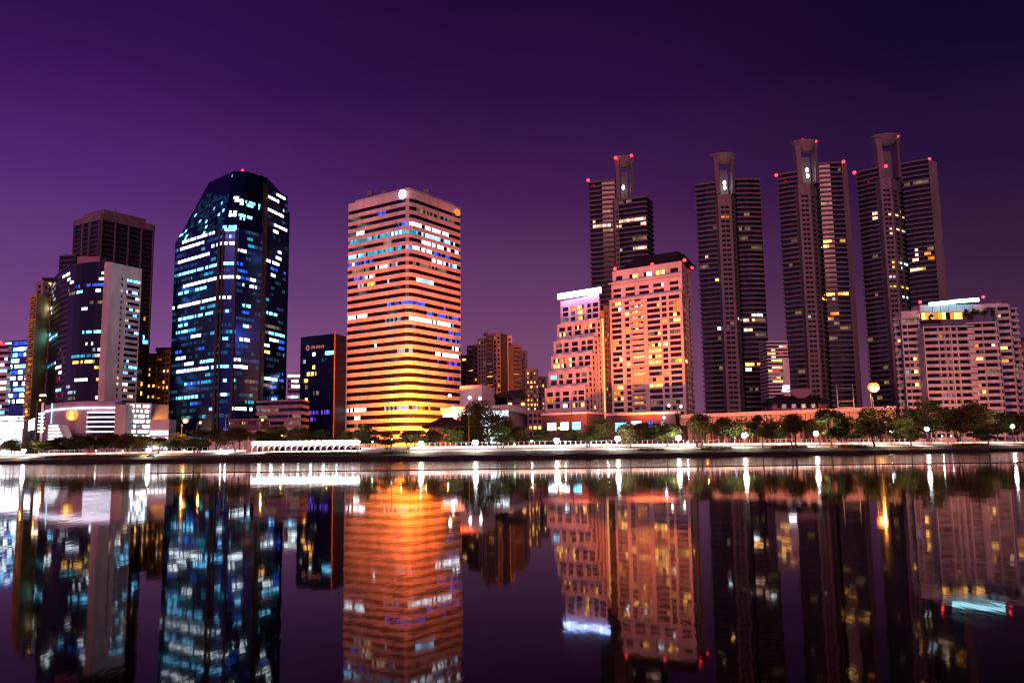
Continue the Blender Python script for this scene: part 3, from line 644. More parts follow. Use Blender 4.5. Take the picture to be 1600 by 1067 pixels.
# --- pink residence with dark hip roof
YI = 380
pl, pc, pr, H = corner3((957, 421), (1070, 405, YI), (1085, 420))
pl = (X(958.5, 402), 402); pc = (X(1075, YI), YI); pr = (X(1089, 402), 402)
SEG_I = [(989,429,1002,428,'Y',1),(1010,427,1021,426,'W',1),(1027,425,1041,423,'Y',1),(1034,448,1036,448,'W',1),(960,472,974,471,'Y',.8),(966,481,974,481,'W',1),(991,477,996,477,'W',1),(1000,476,1006,475,'Y',1),(1026,475,1033,474,'Y',1),(1050,472,1064,470,'O',.9),(1050,482,1064,481,'O',.9),(990,487,995,487,'Y',1),(1001,495,1007,494,'Y',1),(990,497,996,496,'Y',1),(990,505,1006,504,'O',.8),(980,515,986,514,'O',1),(992,514,997,514,'Y',1),(1053,500,1064,499,'Y',1),
 (1030,519,1034,518,'Y',1),(971,526,976,525,'Y',1),(971,535,976,534,'Y',1),(1019,539,1036,537,'Y',.7),(1039,538,1047,537,'W',1),(970,562,975,561,'Y',1),(963,571,969,571,'O',1),(1055,564,1069,563,'G',.9),(993,588,1008,587,'Y',.8),(962,608,977,607,'Y',.9),(993,623,1005,622,'O',1),(993,633,1005,633,'O',1),(1083,622,1085,622,'W',1),(1078,497,1083,500,'Y',1),(1040,440,1043,449,'O',.6),(1030,584,1036,584,'D',1)]
b = Thing('apartment_tower', 'pink lit residential tower with dark hipped roof and four red beacons', 'apartment tower', (*pc, GZ))
zs = zof(1073, 455, YI); zs2 = zof(1071, 427, YI); ztp = zof(1070, 407, YI)
fh = 9.15 * YI / F0 * 1.0
fh = (zof(1074, 463, YI) - zof(1074, 628, YI)) / 18
nF = int((zs - GZ - 3) / fh)
CI = [(.025, .165), (.215, .278), (.315, .475), (.525, .70), (.725, .79), (.82, .965)]
facade(b, pl, pc, GZ, zs, CI, rowsz(zs - .8 - nF * fh, nF, fh, .22, .86), G['white'], SEG_I, balc=(2,), tol=4.3, pw=1.6, rnd=[('D', .18), ('Y', .10), ('O', .10)])
facade(b, pc, pr, GZ, zs, [(.12, .38), (.5, .62), (.72, .95)], rowsz(zs - .8 - nF * fh, nF, fh, .2, .85), G['pinkw'], tol=4.3, rnd=[('D', .06), ('Y', .02)])
ins = .012
pl2 = lerp(pl, pc, .025); n2_ = Vector((-(pc[1] - pl[1]), pc[0] - pl[0])).normalized()
pl2 = (pl2[0] + n2_.x * .8, pl2[1] + n2_.y * .8); pc2 = (pc[0] + n2_.x * .8, pc[1] + n2_.y * .8)
facade(b, pl2, pc2, zs, zs2, [(.02, .14), (.2, .34), (.4, .54), (.6, .75), (.83, .95)], rowsz(zs + .6, 2, fh, .2, .8), G['white'], SEG_I, tol=4.3)
pl3 = lerp(pl2, pc2, .02); 
facade(b, pl3, pc2, zs2, ztp, [(.05, .15), (.25, .38), (.46, .58), (.64, .76), (.84, .95)], rowsz(zs2 + .6, 1, fh * 1.15, .15, .85), G['white'], SEG_I, tol=4.5)
facade(b, pc2, lerp(pc2, pr, .92), zs, ztp, [(.12, .38), (.6, .9)], rowsz(zs + .6, 4, fh, .2, .85), G['pinkw'])
bq = lambda p: (p[0] + (pr[0] - pc[0]), p[1] + (pr[1] - pc[1]))
m = MB()
m.face([(*pr, GZ), (*bq(pc), GZ), (*bq(pc), zs), (*pr, zs)]); m.face([(*bq(pc), GZ), (*bq(pl), GZ), (*bq(pl), zs), (*bq(pc), zs)]); m.face([(*bq(pl), GZ), (*pl, GZ), (*pl, zs), (*bq(pl), zs)]); m.face([(*pl, zs), (*pc, zs), (*pr, zs), (*bq(pc), zs), (*bq(pl), zs)])
prr = lerp(pc2, pr, .92)
for za, zc, a_ in ((zs, zs2, pl2), (zs2, ztp, pl3)):
    m.face([(*prr, za), (*bq(pc2), za), (*bq(pc2), zc), (*prr, zc)]); m.face([(*bq(pc2), za), (*bq(a_), za), (*bq(a_), zc), (*bq(pc2), zc)]); m.face([(*bq(a_), za), (*a_, za), (*a_, zc), (*bq(a_), zc)]); m.face([(*a_, zc), (*pc2, zc), (*prr, zc), (*bq(pc2), zc), (*bq(a_), zc)])
b.part('wall', m, G['white'])
m = MB(); r0 = lerp(pl3, pc2, .07); r1 = lerp(pl3, pc2, .97); t0 = lerp(pl3, pc2, .25); t1 = lerp(pl3, pc2, .86)
sh = lambda p, k: (p[0] + n2_.x * k, p[1] + n2_.y * k)
ra = [sh(r0, 1.5), sh(r1, 1.5), sh(r1, 20), sh(r0, 20)]; rb = [sh(t0, 7), sh(t1, 7), sh(t1, 14), sh(t0, 14)]
zr_ = zof(1020, 399, YI + 12); m.loft(ra, ztp + .02, rb, zr_ + 1.2); m.face([(*p_, zr_ + 1.2) for p_ in rb]); b.part('roof', m, G['slate'])
for z_ in (zs, zs2):
    m = MB(); m.obox(pl, pc, z_ - .5, z_ + .1, .35, 0); b.part('cornice', m, G['white'])
for q_ in ((961, 420, 400), (1019, 413, 391), (1069.5, 406.5, 380), (1081.5, 418, 398)): beacon(b, *q_, r=.8, stem=.8)
b.finish()
# podium of it
b = Thing('podium_building', 'long low brick red podium with bright blue white windows below the pink residence', 'podium', (X(1000, 350), 350, GZ))
pa, pb_ = (X(948, 362), 362), (X(1057, 350), 350); zp = zof(1055, 642.5, 350)
q = [pa, pb_, (pb_[0] + 6, 372), (pa[0] + 6, 378)]
m = MB(); m.prism(q, GZ, zp - 1); b.part('wall', m, G['brick']); m = MB(); m.prism(offs(q, .6), zp - 1, zp); b.part('cornice', m, G['white'])
for u0, u1, c_, za, zb2 in ((.14, .30, 'C', 7.8, 4), (.37, .52, 'W', 5.2, 3.6), (.62, .68, 'B', 8, 3.6), (.68, .75, 'C', 8, 5.8), (.8, .84, 'S', 6, 4)):
    m = MB(); K_ = 6
    for t_ in range(K_): m.obox(lerp(pa, pb_, u0 + (u1 - u0) * t_ / K_), lerp(pa, pb_, u0 + (u1 - u0) * (t_ + .92) / K_), zp - za, zp - zb2, .1, -.1, 0, jit(LC[c_], .5, 1.2))
    b.part('shop_window', m, G['win'])
for px, py in ((1037.5, 652), (1064, 635), (1045, 633.5)):
    x, z = T(px, py, 349); m = MB(); m.ball((x, 349, z), .55); b.part('wall_lamp', m, WARMW_E if px != 1037.5 else WHITE_E)

# --- four slim dark towers with sculpted crowns
def crown(b, pl_, pr_, ptop, pbot, Y, lights, ring=True, tilt=0):
    """two curved pylons joined by a bowl at the top"""
    xl = T(pl_, ptop, Y)[0]; xr = T(pr_, ptop, Y)[0]; zt = zof((pl_ + pr_) / 2, ptop, Y); zb = zof((pl_ + pr_) / 2, pbot, Y); w = xr - xl; cx = (xl + xr) / 2
    for s_ in (-1, 1):
        m = MB(); x0 = cx + s_ * w * .5; x1 = cx + s_ * w * .27; hh = zt - zb
        prof = [(0, .42, .25), (.5, .42, .28), (.8, .43, .29), (.93, .47, .25), (1, .5, .22)]
        for (t0, a0, c0), (t1, a1, c1) in zip(prof, prof[1:]):
            P0 = [(cx + s_ * w * a0, Y), (cx + s_ * w * c0, Y - 2.5), (cx + s_ * w * c0, Y + 5), (cx + s_ * w * a0, Y + 6)]
            P1 = [(cx + s_ * w * a1, Y), (cx + s_ * w * c1, Y - 2.5), (cx + s_ * w * c1, Y + 5), (cx + s_ * w * a1, Y + 6)]
            if s_ < 0: pass
            else: P0.reverse(); P1.reverse()
            m.loft(P0, zb + hh * t0, P1, zb + hh * t1)
        m.face([(*p_, zt) for p_ in P1]); b.part('crown_pylon', m, G['towerl'])
    m = MB(); k = 14
    def ringp(rx, z): return [(cx + rx * math.cos(6.28318 * i / k), Y + 1.5 + rx * .6 * math.sin(6.28318 * i / k), z) for i in range(k)]
    rs = [ringp(w * .16, zt - 6.2), ringp(w * .28, zt - 5.0), ringp(w * .44, zt - 2.6), ringp(w * .56, zt), ringp(w * .57, zt + 1)]
    for A, B_ in zip(rs, rs[1:]):
        for i in range(k): m.face([A[i], A[(i + 1) % k], B_[(i + 1) % k], B_[i]])
    m.face(list(reversed(rs[0]))); m.face(rs[-1]); b.part('crown_bowl', m, G['towerl'])
    m = MB(); m.box((cx - w * .17, Y + 3, zb), (cx + w * .17, Y + 5, zt - 9)); b.part('crown_screen', m, G['tower'])
    for (px, py) in lights:
        x, z = T(px, py, Y - 3); m = MB(); m.ball((x, Y - 3, z), 1.0, sz=1.5); b.part('flood_lamp', m, WARMW_E)
def slim(name_label, lw, core, rw, side, Y, segs, lights, cr, bcs, basepy, fhpx=7.85, rise=(12, 0)):
    # lw/rw: (px left top, px right top, py left, py right); core the same
    xC, _ = T((core[0] + core[1]) / 2, core[2], Y)
    b = Thing('residential_tower', name_label, 'skyscraper', (xC, Y, GZ), 'four slim dark towers with sculpted crowns')
    fh = fhpx * Y / F0
    def wingf(w, Yn, left):
        H_ = zof(w[1], w[3], Yn) if left else zof(w[0], w[2], Yn)
        pin = (T(w[1], w[3], Yn)[0], Yn) if left else (T(w[0], w[2], Yn)[0], Yn)
        po = (w[0], w[2]) if left else (w[1], w[3]); Yo = min(max(depthH(*po, H_), Yn - 8), Yn + 26); pout = (T(*po, Yo)[0], Yo)
        a_, c_ = (pout, pin) if left else (pin, pout)
        n_ = int((H_ - GZ) / fh); z0 = H_ - n_ * fh
        mid = lerp(a_, c_, .5); d = Vector((c_[0] - a_[0], c_[1] - a_[1])).normalized(); nn = Vector((d.y, -d.x))
        poly = [a_, (lerp(a_, c_, .5)[0] + nn.x * .6, lerp(a_, c_, .5)[1] + nn.y * .6), c_, (c_[0] - nn.x * 16, c_[1] - nn.y * 16), (a_[0] - nn.x * 16, a_[1] - nn.y * 16)]
        bands(b, poly, z0, n_, fh, .33, .9, G['tower'], G['win'], 1.7, segs, (0, 1), 4.2, rnd=[('D', .04), ('Y', .006)], sname='balcony', ht=1.2)
        # projecting lighter balconies on the lower half of the bay
        n3 = int(n_ * .78)
        u0, u1 = (.42, .98) if left else (.25, .8)
        for k in range(n3):
            z_ = z0 + k * fh; mm = MB(); mm.obox(lerp(a_, c_, u0), lerp(a_, c_, u1), z_ - .05, z_ + fh * .36 + .05, 1.6, .6); b.add('projecting_balcony', mm, [G['tower']], 10 + k)
        return a_, c_, H_, nn
    a_, c_, Hl, n1 = wingf(lw, Y + 4, True); d_, e_, Hr, n2 = wingf(rw, Y + 4, False)
    # core
    p0 = (T(core[0], core[2], Y)[0], Y); p1 = (T(core[1], core[3], Y)[0], Y); Hc = zof(core[0], core[2], Y)
    n_ = int((Hc - 8 - GZ) / fh)
    facade(b, p0, p1, GZ, Hc, [(.2, .48), (.54, .82)], rowsz(Hc - 7 - n_ * fh, n_, fh, .25, .75), G['towerl'], segs, recess=.8, tol=4, pw=2, wpart='core_wall')
    ps = (T(rw[0] + 1, rw[2], Y + 12)[0], Y + 12); facade(b, p1, ps, GZ, Hc, [(.12, .4), (.52, .85)], rowsz(Hc - 7 - n_ * fh, n_, fh, .3, .78), G['tower'], segs, recess=.5, tol=4, pw=1.4, wpart='core_side', wname='side_window')
    m = MB(); m.face([(*p0, Hc), (*p1, Hc), (*ps, Hc), (p0[0] - 3, Y + 16, Hc)]); m.face([(p0[0] - 3, Y + 16, GZ), (*p0, GZ), (*p0, Hc), (p0[0] - 3, Y + 16, Hc)])
    b.part('core_side', m, G['tower'])
    if side:
        m = MB(); w_ = T(side[1], rw[3], Y + 6)[0]; m.prism([(e_[0] + .9, e_[1] + .2), (w_, e_[1] + 4), (w_, e_[1] + 12), (e_[0] + .9, e_[1] + 12)], GZ, Hr + .6); b.part('end_wall', m, G['towerl'])
    crown(b, *cr, Y + 4, lights)
    for q_ in bcs: beacon(b, q_[0], q_[1], Y + (2 if len(q_) < 3 else q_[2]), 1.15, 2)
    b.finish(90); return b
slim('slim dark tower rising behind the pink residence, leftmost of the four with crowns', (921, 960, 287, 283), (960, 966, 312, 311), (966, 1008, 315, 301), None, 560,
 [(939,352,955,350,'P',1),(963,352,972,352,'P',1),(966,350,993,346,'P',1),(966,350,980,348,'Y',.4),(994,346,1011,345,'P',1),(938,351,944,351,'P',1),(988,386,996,385,'P',1),(998,386,1012,386,'P',.9),(929,351,937,352,'P',1),(968,390,972,390,'S',1)],
 [(974, 293)], (959, 991, 247, 312), [(962, 247), (986.5, 243.5), (919, 282)], 640)
slim('slim dark tower with two white crown lamps right of the pink residence', (1088, 1116, 291, 287), (1121, 1142, 304, 304), (1151, 1185, 282, 282), (1185, 1188), 540,
 [(1126,337,1140,337,'O',.8),(1153,500,1171,497,'P',1),(1174,497,1181,496,'P',1),(1183,496,1189,495,'W',1),(1163,514,1173,514,'P',1),(1136,509,1150,508,'D',1),(1111,517,1117,517,'P',.5),(1120,517,1129,516,'W',1),(1103,403,1106,403,'P',1),(1167,568,1177,568,'Y',1),(1183,567,1190,567,'Y',1),(1168,578,1174,578,'W',1),(1126,575,1132,575,'D',1)],
 [(1132, 286), (1132.5, 293.5)], (1113, 1149, 243, 304), [], 638)
slim('slim dark tower with two white crown lamps, tallest pair member above the roadside house', (1216, 1245, 275, 270), (1247, 1265, 287, 287), (1279, 1313, 258, 256), (1313, 1323), 545,
 [(1285,382,1299,380,'Y',1),(1292,381,1299,380,'W',.7),(1312,378,1319,378,'O',1),(1286,464,1305,460,'Y',.9),(1308,460,1324,459,'Y',1),(1316,459,1324,459,'W',1),(1300,469,1304,469,'P',1),(1296,495,1308,493,'O',1),(1265,498,1278,497,'S',.6),(1257,555,1263,554,'P',1),(1258,564,1263,564,'D',1),(1303,508,1309,508,'D',1),(1307,316,1312,334,'S',.3)],
 [(1261, 266), (1262, 275)], (1240, 1279, 223, 287), [(1254, 220), (1274, 221), (1213, 274), (1318, 253)], 620)
slim('slim dark tower with many lit rooms, rightmost of the four with crowns', (1339, 1371, 272, 264), (1375, 1392, 278, 277), (1410, 1448, 258, 250), (1449, 1456), 540,
 [(1364,338,1376,337,'P',1),(1389,334,1398,333,'P',1),(1401,335,1408,334,'P',1),(1411,337,1415,338,'P',1),(1391,361,1400,360,'P',1),(1403,361,1416,363,'P',1),(1428,395,1435,395,'P',1),(1447,400,1457,400,'O',1),(1425,405,1436,404,'P',1),(1396,413,1405,413,'Y',1),(1408,414,1421,416,'W',1),(1424,420,1437,420,'P',1),(1438,418,1447,418,'G',1),(1391,431,1398,431,'P',1),
  (1389,448,1408,446,'G',1),(1389,447,1400,447,'Y',.5),(1411,447,1420,447,'G',1),(1402,464,1408,464,'Y',1),(1412,464,1419,465,'W',1),(1392,409,1420,405,'D',.5)],
 [], (1366, 1407, 214, 278), [(1382, 212), (1402, 213), (1335, 270), (1452, 249), (1384, 260, -4)], 600)

# --- striped block between the slim towers
b = Thing('apartment_block', 'small block with close pale balcony stripes between two slim dark towers', 'apartment block', (X(1215, 500), 500, GZ))
p0, p1 = (X(1207, 500), 500), (X(1238, 500), 500); zt = zof(1207, 535, 500)
bands(b, [p0, p1, (p1[0], 515), (p0[0], 515)], zt - 22 * 2.05, 22, 2.05, .5, .5, G['white'], G['win'], 2, [(1208,556,1216,555,'Y',1),(1208,563,1222,562,'Y',.6),(1210,578,1216,578,'R',1),(1208,545,1222,543,'P',.7),(1220,541,1230,541,'O',1)], (0,), 2.4, rnd=[('D', .25), ('Y', .12), ('R', .04)], sname='balcony')
m = MB(); m.box((X(1230, 498), 497.5, GZ), (X(1240, 498), 499, zof(1231, 560, 498))); b.part('stair_wall', m, G['white'])
m = MB(); m.box((X(1229, 470), 470, zof(1230, 609, 470)), (X(1239, 470), 471, zof(1230, 602, 470))); m.prism([(X(1228, 470), 469.6), (X(1240, 470), 469.6), (X(1240, 470), 471.5), (X(1228, 470), 471.5)], zof(1230, 611.5, 470), zof(1230, 609, 470)); b.part('lit_roof_box', m, STRIP_E)
# --- roadside house with dark pitched roof
YO = 380
b = Thing('house', 'wide house with dark pitched roofs and gable behind the orange lit road parapet', 'house', (X(1260, YO), YO, GZ))
x0, x1 = X(1207, YO), X(1300, YO); ze = zof(1250, 629.5, YO); zb2 = zof(1250, 617, YO)
m = MB(); m.box((x0 + 1, YO, GZ), (x1 - 1, YO + 14, ze)); b.part('wall', m, G['mauve'])
m = MB(); ra = [(x0 - 1, YO - 2), (x1 + 1, YO - 2), (x1 + 1, YO + 16), (x0 - 1, YO + 16)]; rb = [(x0 + 5, YO + 6), (x1 - 4, YO + 6), (x1 - 4, YO + 8), (x0 + 5, YO + 8)]
m.prism(ra, ze, ze + .4); m.loft(ra, ze + .4, rb, zb2); m.face([(*p_, zb2) for p_ in rb]); b.part('roof', m, G['slate'])
xg0, xg1 = X(1243, YO), X(1277, YO); zg = zof(1260, 603, YO); xm = (xg0 + xg1) / 2
m = MB(); zg0 = zof(1260, 614, YO)
m.face([(xg0, YO + 3, zg0), (xg1, YO + 3, zg0), (xg1, YO + 3, zg - 1), (xg0, YO + 3, zg - 1)]); m.face([(xg0, YO + 3, zg - 1), (xg1, YO + 3, zg - 1), (xg1, YO + 13, zg - 1), (xg0, YO + 13, zg - 1)]); m.face([(xg1, YO + 3, zg0 - 3), (xg1, YO + 13, zg0 - 3), (xg1, YO + 13, zg - 1), (xg1, YO + 3, zg - 1)]); m.face([(xg0, YO + 3, zg0), (xg1, YO + 3, zg0), (xm, YO + 3, zg0 - 3)]); b.part('dormer', m, G['mauve'])
for k in range(9):
    xx = x0 + 4 + k * (x1 - x0 - 9) / 8; m = MB(); m.box((xx - .8, YO - .12, ze - 2.2), (xx + .8, YO - .02, ze - .5), 0, jit(LC['P'], .1, .5) if k % 2 else (0, 0, 0)); b.part('window', m, G['win'])
m = MB(); m.box((X(1282, YO), YO - .8, GZ), (X(1286.5, YO), YO - .2, ze)); b.part('pillar', m, G['ochre'])

# --- elevated road with orange lit parapet
YV0, YV1 = 350, 345
b = Thing('elevated_road', 'long elevated road whose pale parapet glows orange above the park trees', 'flyover', (X(1200, 348), 348, GZ))
va, vb = (X(1066, 352), 352), (X(1405, 352), 352)
z0 = zof(1200, 641, 352)
def vz(u): return zof(1066 + 339 * u, 647.5 - 13.5 * u, 352)
m = MB(); m2 = MB(); K_ = 24
for k in range(K_):
    u0, u1 = k / K_, (k + 1) / K_; a0, a1 = lerp(va, vb, u0), lerp(va, vb, u1)
    for (mm, dz0, dz1, f_) in ((m, -1.5, 0, 0), (m2, -4.4, -1.5, -.9)):
        y0, y1 = a0[1] - f_ - .01, a0[1] + .4
        yb = a0[1] + 9
        mm.face([(a0[0], y0, vz(u0) + dz0), (a1[0], y0, vz(u1) + dz0), (a1[0], y0, vz(u1) + dz1), (a0[0], y0, vz(u0) + dz1)])
        mm.face([(a0[0], y0, vz(u0) + dz1), (a1[0], y0, vz(u1) + dz1), (a1[0], y1 if dz1 == 0 else yb, vz(u1) + dz1), (a0[0], y1 if dz1 == 0 else yb, vz(u0) + dz1)])
        mm.face([(a0[0], yb, vz(u0) + dz0), (a1[0], yb, vz(u1) + dz0), (a1[0], y0, vz(u1) + dz0), (a0[0], y0, vz(u0) + dz0)])
b.part('parapet', m, G['white']); b.part('deck', m2, G['cream'])
for k in range(44):
    u = (k + .5) / 44; a0 = lerp(va, vb, u); m = MB(); m.box((a0[0] - .14, a0[1] - .0, vz(u) - 4.36), (a0[0] + .14, a0[1] + .88, vz(u) - 1.55)); m.v = [(x_, y_ - .0 + .78, z_) for x_, y_, z_ in m.v]; b.part('joint_cover', m, G['brick'])
for k in range(12):
    u = (k + .5) / 12; a0 = lerp(va, vb, u); m = MB(); m.box((a0[0] - .9, a0[1] + 1, GZ), (a0[0] + .9, a0[1] + 4, vz(u) - 4.38)); b.part('pier', m, G['concrete'])
for k in range(14):
    u = (k + .5) / 14; a0 = lerp(va, vb, u); m = MB(); m.box((a0[0] - .12, a0[1] + .1, vz(u) + .0), (a0[0] + .12, a0[1] + .3, vz(u) + 1.2)); b.part('railing_post', m, G['dark'])
b = Thing('retaining_wall', 'plain warm wall running below the elevated road behind the trees', 'wall', (X(1200, 362), 362, GZ))
m = MB(); m.box((X(1066, 364), 364, GZ), (X(1420, 364), 365, zof(1200, 655, 364))); b.part('wall_face', m, G['brick'])
for k in range(40):
    xx = X(1070, 364) + k * (X(1415, 364) - X(1070, 364)) / 39; m = MB(); m.box((xx - .35, 363.6, GZ), (xx + .35, 364 - .01, zof(1200, 656, 364))); b.part('pilaster', m, G['cream'])
m = MB(); m.box((X(1066, 364), 363.8, zof(1200, 655, 364)), (X(1420, 364), 365.2, zof(1200, 654, 364))); b.part('coping', m, G['concrete'])

# --- white terraced apartment block at the right
YM = 440
SEG_M = [(1440,493,1477,490,'Y',.9),(1466,491,1474,490,'P',1),(1480,491,1500,489,'P',1),(1450,503,1475,502,'Y',.8),(1486,503,1493,503,'O',1),(1400,501,1435,500,'D',.9),(1410,500,1420,500,'O',.5),(1464,525,1479,524,'O',.9),(1399,535,1407,534,'Y',1),(1519,543,1529,543,'O',1),(1543,542,1545,542,'P',1),(1551,543,1558,543,'P',1),(1562,544,1574,543,'Y',.8),(1429,562,1442,561,'Y',1),(1521,563,1538,562,'Y',.9),
 (1568,566,1576,566,'O',1),(1431,573,1440,573,'D',1),(1430,582,1444,581,'Y',1),(1432,603,1446,602,'Y',1),(1534,606,1537,606,'O',1),(1525,617,1541,615,'Y',.9),(1558,489,1562,489,'P',1),(1466,619,1494,618,'S',.6),(1403,595,1407,600,'D',1),(1470,566,1490,565,'D',.4),(1416,583,1422,583,'S',1),(1470,596,1490,596,'D',.3)]
b = Thing('apartment_block', 'white terraced apartment block with horizontal balconies and two bright roof signs at far right', 'apartment block', (X(1500, YM), YM, GZ))
fh = 10.25 * YM / F0
def terr(px0, py0, px1, py1, Yn, cols, segs, balc=True, dz=0, name='balcony', dep=14, zbot=None, mat='terrace', post=(), offr=0):
    zt = zof(px0, py0, Yn); Y1 = Yn; p0 = (T(px0, py0, Yn)[0], Yn); yy = min(max(depthH(px1, py1, zt), Yn - 2.5), Yn + 2.5); p1 = (T(px1, py1, yy)[0], yy)
    n_ = int((zt - GZ) / fh); zz = zt - n_ * fh
    facade(b, p0, p1, GZ, zt, cols, rowsz(zz, n_, fh, .36, .93), G[mat], segs, recess=1.6, tol=5, pw=1.8, rnd=[('D', .1)])
    if balc:
        for k in range(n_):
            mm = MB(); z_ = zz + k * fh
            mm.obox(p0, p1, z_ - .15, z_ + .36 * fh, 1.3, 1.1); mm.obox(p0, p1, z_ - .3, z_ - .12, 1.3, .02)
            b.add(name, mm, [G[mat]], 100 + k)
        mm = MB(); mm.obox(p0, p1, zt - .2, zt + .5, 1.4, -.2); b.part('cornice', mm, G[mat])
    d = Vector((p1[0] - p0[0], p1[1] - p0[1])).normalized(); nn = Vector((-d.y, d.x)) * dep; q1, q0 = (p1[0] + nn.x, p1[1] + nn.y), (p0[0] + nn.x, p0[1] + nn.y)
    m = MB(); m.face([(*p1, GZ), (*q1, GZ), (*q1, zt), (*p1, zt)]); m.face([(*q1, GZ), (*q0, GZ), (*q0, zt), (*q1, zt)]); m.face([(*q0, GZ), (*p0, GZ), (*p0, zt), (*q0, zt)]); m.face([(*p0, zt), (*p1, zt), (*q1, zt), (*q0, zt)]); b.part('wall', m, G[mat])
    for u in post:
        e = lerp(p0, p1, u); e2 = lerp(p0, p1, u + .022); mm = MB(); mm.obox(e, e2, GZ, zt + .3, 1.6, 1.3); b.part('column', mm, G[mat])
    return p0, p1, zt
terr(1397, 500, 1407, 498, 452, [(.2, .85)], SEG_M)
terr(1407, 498, 1436, 494, 446, [(.08, .30), (.36, .92)], SEG_M, post=(.0,))
L_m = terr(1440, 512, 1520, 509, 436, [(.03, .30), (.33, .42), (.46, .52), (.58, .66), (.70, .98)], SEG_M, post=(.0, .53, .64))
terr(1510, 506, 1556, 499, 434, [(.05, .5), (.55, .95)], SEG_M, post=(.93,))
terr(1556, 480, 1577, 477, 440, [(.1, .9)], SEG_M, post=(.0, .9))
terr(1577, 483, 1588, 483, 446, [(.2, .8)], SEG_M)
# penthouse, roof block and signs
def blk(px0, px1, pyt, pyb, Y, dep, mat, name):
    m = MB(); m.box((X(px0, Y), Y, zof(px0, pyb, Y)), (X(px1, Y), Y + dep, zof(px0, pyt, Y))); return b.part(name, m, G[mat])
blkx = lambda px, py, Y: T(px, py, Y)
def blk2(px0, px1, pyt, pyb, Y, dep, mat, name):
    m = MB(); m.box((T(px0, pyt, Y)[0], Y, zof((px0 + px1) / 2, pyb, Y)), (T(px1, pyt, Y)[0], Y + dep, zof((px0 + px1) / 2, pyt, Y))); return b.part(name, m, G[mat])
blk2(1437, 1541, 476, 488, 449, 10, 'white', 'rooftop_block'); blk2(1408, 1437, 486, 498, 450, 8, 'white', 'rooftop_block'); blk2(1540, 1575, 474, 480, 449, 9, 'white', 'rooftop_block')
blk2(1437, 1541, 485.5, 487.5, 446, 3, 'white', 'roof_slab')
z0 = zof(1470, 499, 448); z1_ = zof(1470, 487, 448)
for k in range(10):
    m = MB(); x0 = T(1440 + k * 6.4, 493, 448)[0]; x1 = T(1440 + k * 6.4 + 5.8, 493, 448)[0]; lt = jit(LC[random.choice('YYPO')], .5, 1.1) if k != 6 else (0, 0, 0)
    m.box((x0, 448, z0), (x1, 448.2, z1_), 0, lt); b.part('penthouse_window', m, G['win'])
for xa, ya, xb_, yb_ in ((1452, 475.5, 1488, 471.5), (1490, 471.2, 1525, 468)):
    z_ = zof(xa, ya, 444); yq = 444; p0 = (T(xa, ya, 444)[0], 444); p1 = (T(xb_, yb_, 444)[0], 444 - 3)
    m = MB(); z_a = zof(xa, ya, 444); z_b = zof(xb_, yb_, 441)
    h_ = 1.0
    for o_, rv_ in ((0, 1), (.5, -1)):
        q = [(p0[0], p0[1] + o_, z_a - h_), (p1[0], p1[1] + o_, z_b - h_), (p1[0], p1[1] + o_, z_b + h_), (p0[0], p0[1] + o_, z_a + h_)]
        m.face(q if rv_ > 0 else q[::-1])
        if rv_ > 0: q_ = q
    for i in range(4):
        a0, a1 = q_[i], q_[(i + 1) % 4]; m.face([a0, (a0[0], a0[1] + .5, a0[2]), (a1[0], a1[1] + .5, a1[2]), a1])
    o = b.part('roof_sign', m, SIGNC_E)
    m = MB()
    for u in (.15, .5, .85): xx = p0[0] + (p1[0] - p0[0]) * u; m.box((xx - .12, p0[1] + .5, z_a - 4), (xx + .12, p0[1] + .8, z_a - h_)); 
    m.build('sign_support', G['steel'], o, b.loc)
for q_ in ((1437.5, 472, 448), (1536.5, 464, 448)): beacon(b, *q_, r=.85, stem=1)
for u in (0, 1):
    m = MB(); px = (1437, 1538)[u]; m.box((X(px, 450) - 1.2 - 14 * 0, 450, zof(px, 480, 450)), (X(px, 450) + 1.2, 454, zof(px, 474, 450))); 
b.finish()
M_b = b
# --- far right orange block and small shed roof
b = Thing('apartment_block', 'dim orange brown block at the right edge partly hidden by the white terraces', 'apartment block', (X(1595, 480), 480, GZ))
p = slab_tower(b, 1588, 1602, 545, 470, 470, 8, cols=[(.15, .4), (.55, .8)], wall='ochre', rnd=[('O', .15), ('D', .2)])
p = slab_tower(b, 1583, 1606, 528, 480, 480, 8, cols=[(.1, .3), (.4, .6), (.7, .9)], wall='slate', rnd=[('O', .05)])
p = slab_tower(b, 1602, 1660, 532, 476, 480, 8, cols=[(.1, .2), (.3, .4), (.5, .6), (.7, .8)], wall='ochre', rnd=[('O', .15), ('D', .2)]); b.finish()

# rooftop equipment
def kit(b, px, py, Y, things):
    for (dx, w, h, kind) in things:
        x, z = T(px + dx, py, Y); m = MB()
        if kind == 'mast': m.tube((x, Y, z - 1), (x, Y, z + h), .16, .05, 6); m.box((x - .5, Y - .05, z + h * .6), (x + .5, Y + .05, z + h * .6 + .12)); b.part('mast', m, G['dark'])
        elif kind == 'dish': m.ball((x, Y, z + h), w, n=10, k=6); m.tube((x, Y, z - 1), (x, Y, z + h), .12, .12, 6); b.part('satellite_dish', m, G['steel'])
        else: m.box((x - w, Y, z - 1), (x + w, Y + 3, z + h)); m.box((x - w * .7, Y - .12, z + .2), (x + w * .7, Y - .01, z + h * .7)); b.part('plant_box', m, G['towerl'])
kit(E_b, 600, 302, 418, [(0, 1.5, 1.6, 'box'), (14, .1, 4, 'mast'), (-22, 1.2, 1.2, 'box'), (52, .1, 3, 'mast'), (66, 1.6, 2.2, 'box')])
kit(B_b, 352, 277, 405, [(0, .1, 3, 'mast'), (52, 1.4, 1.4, 'box'), (44, .1, 3.2, 'mast')])
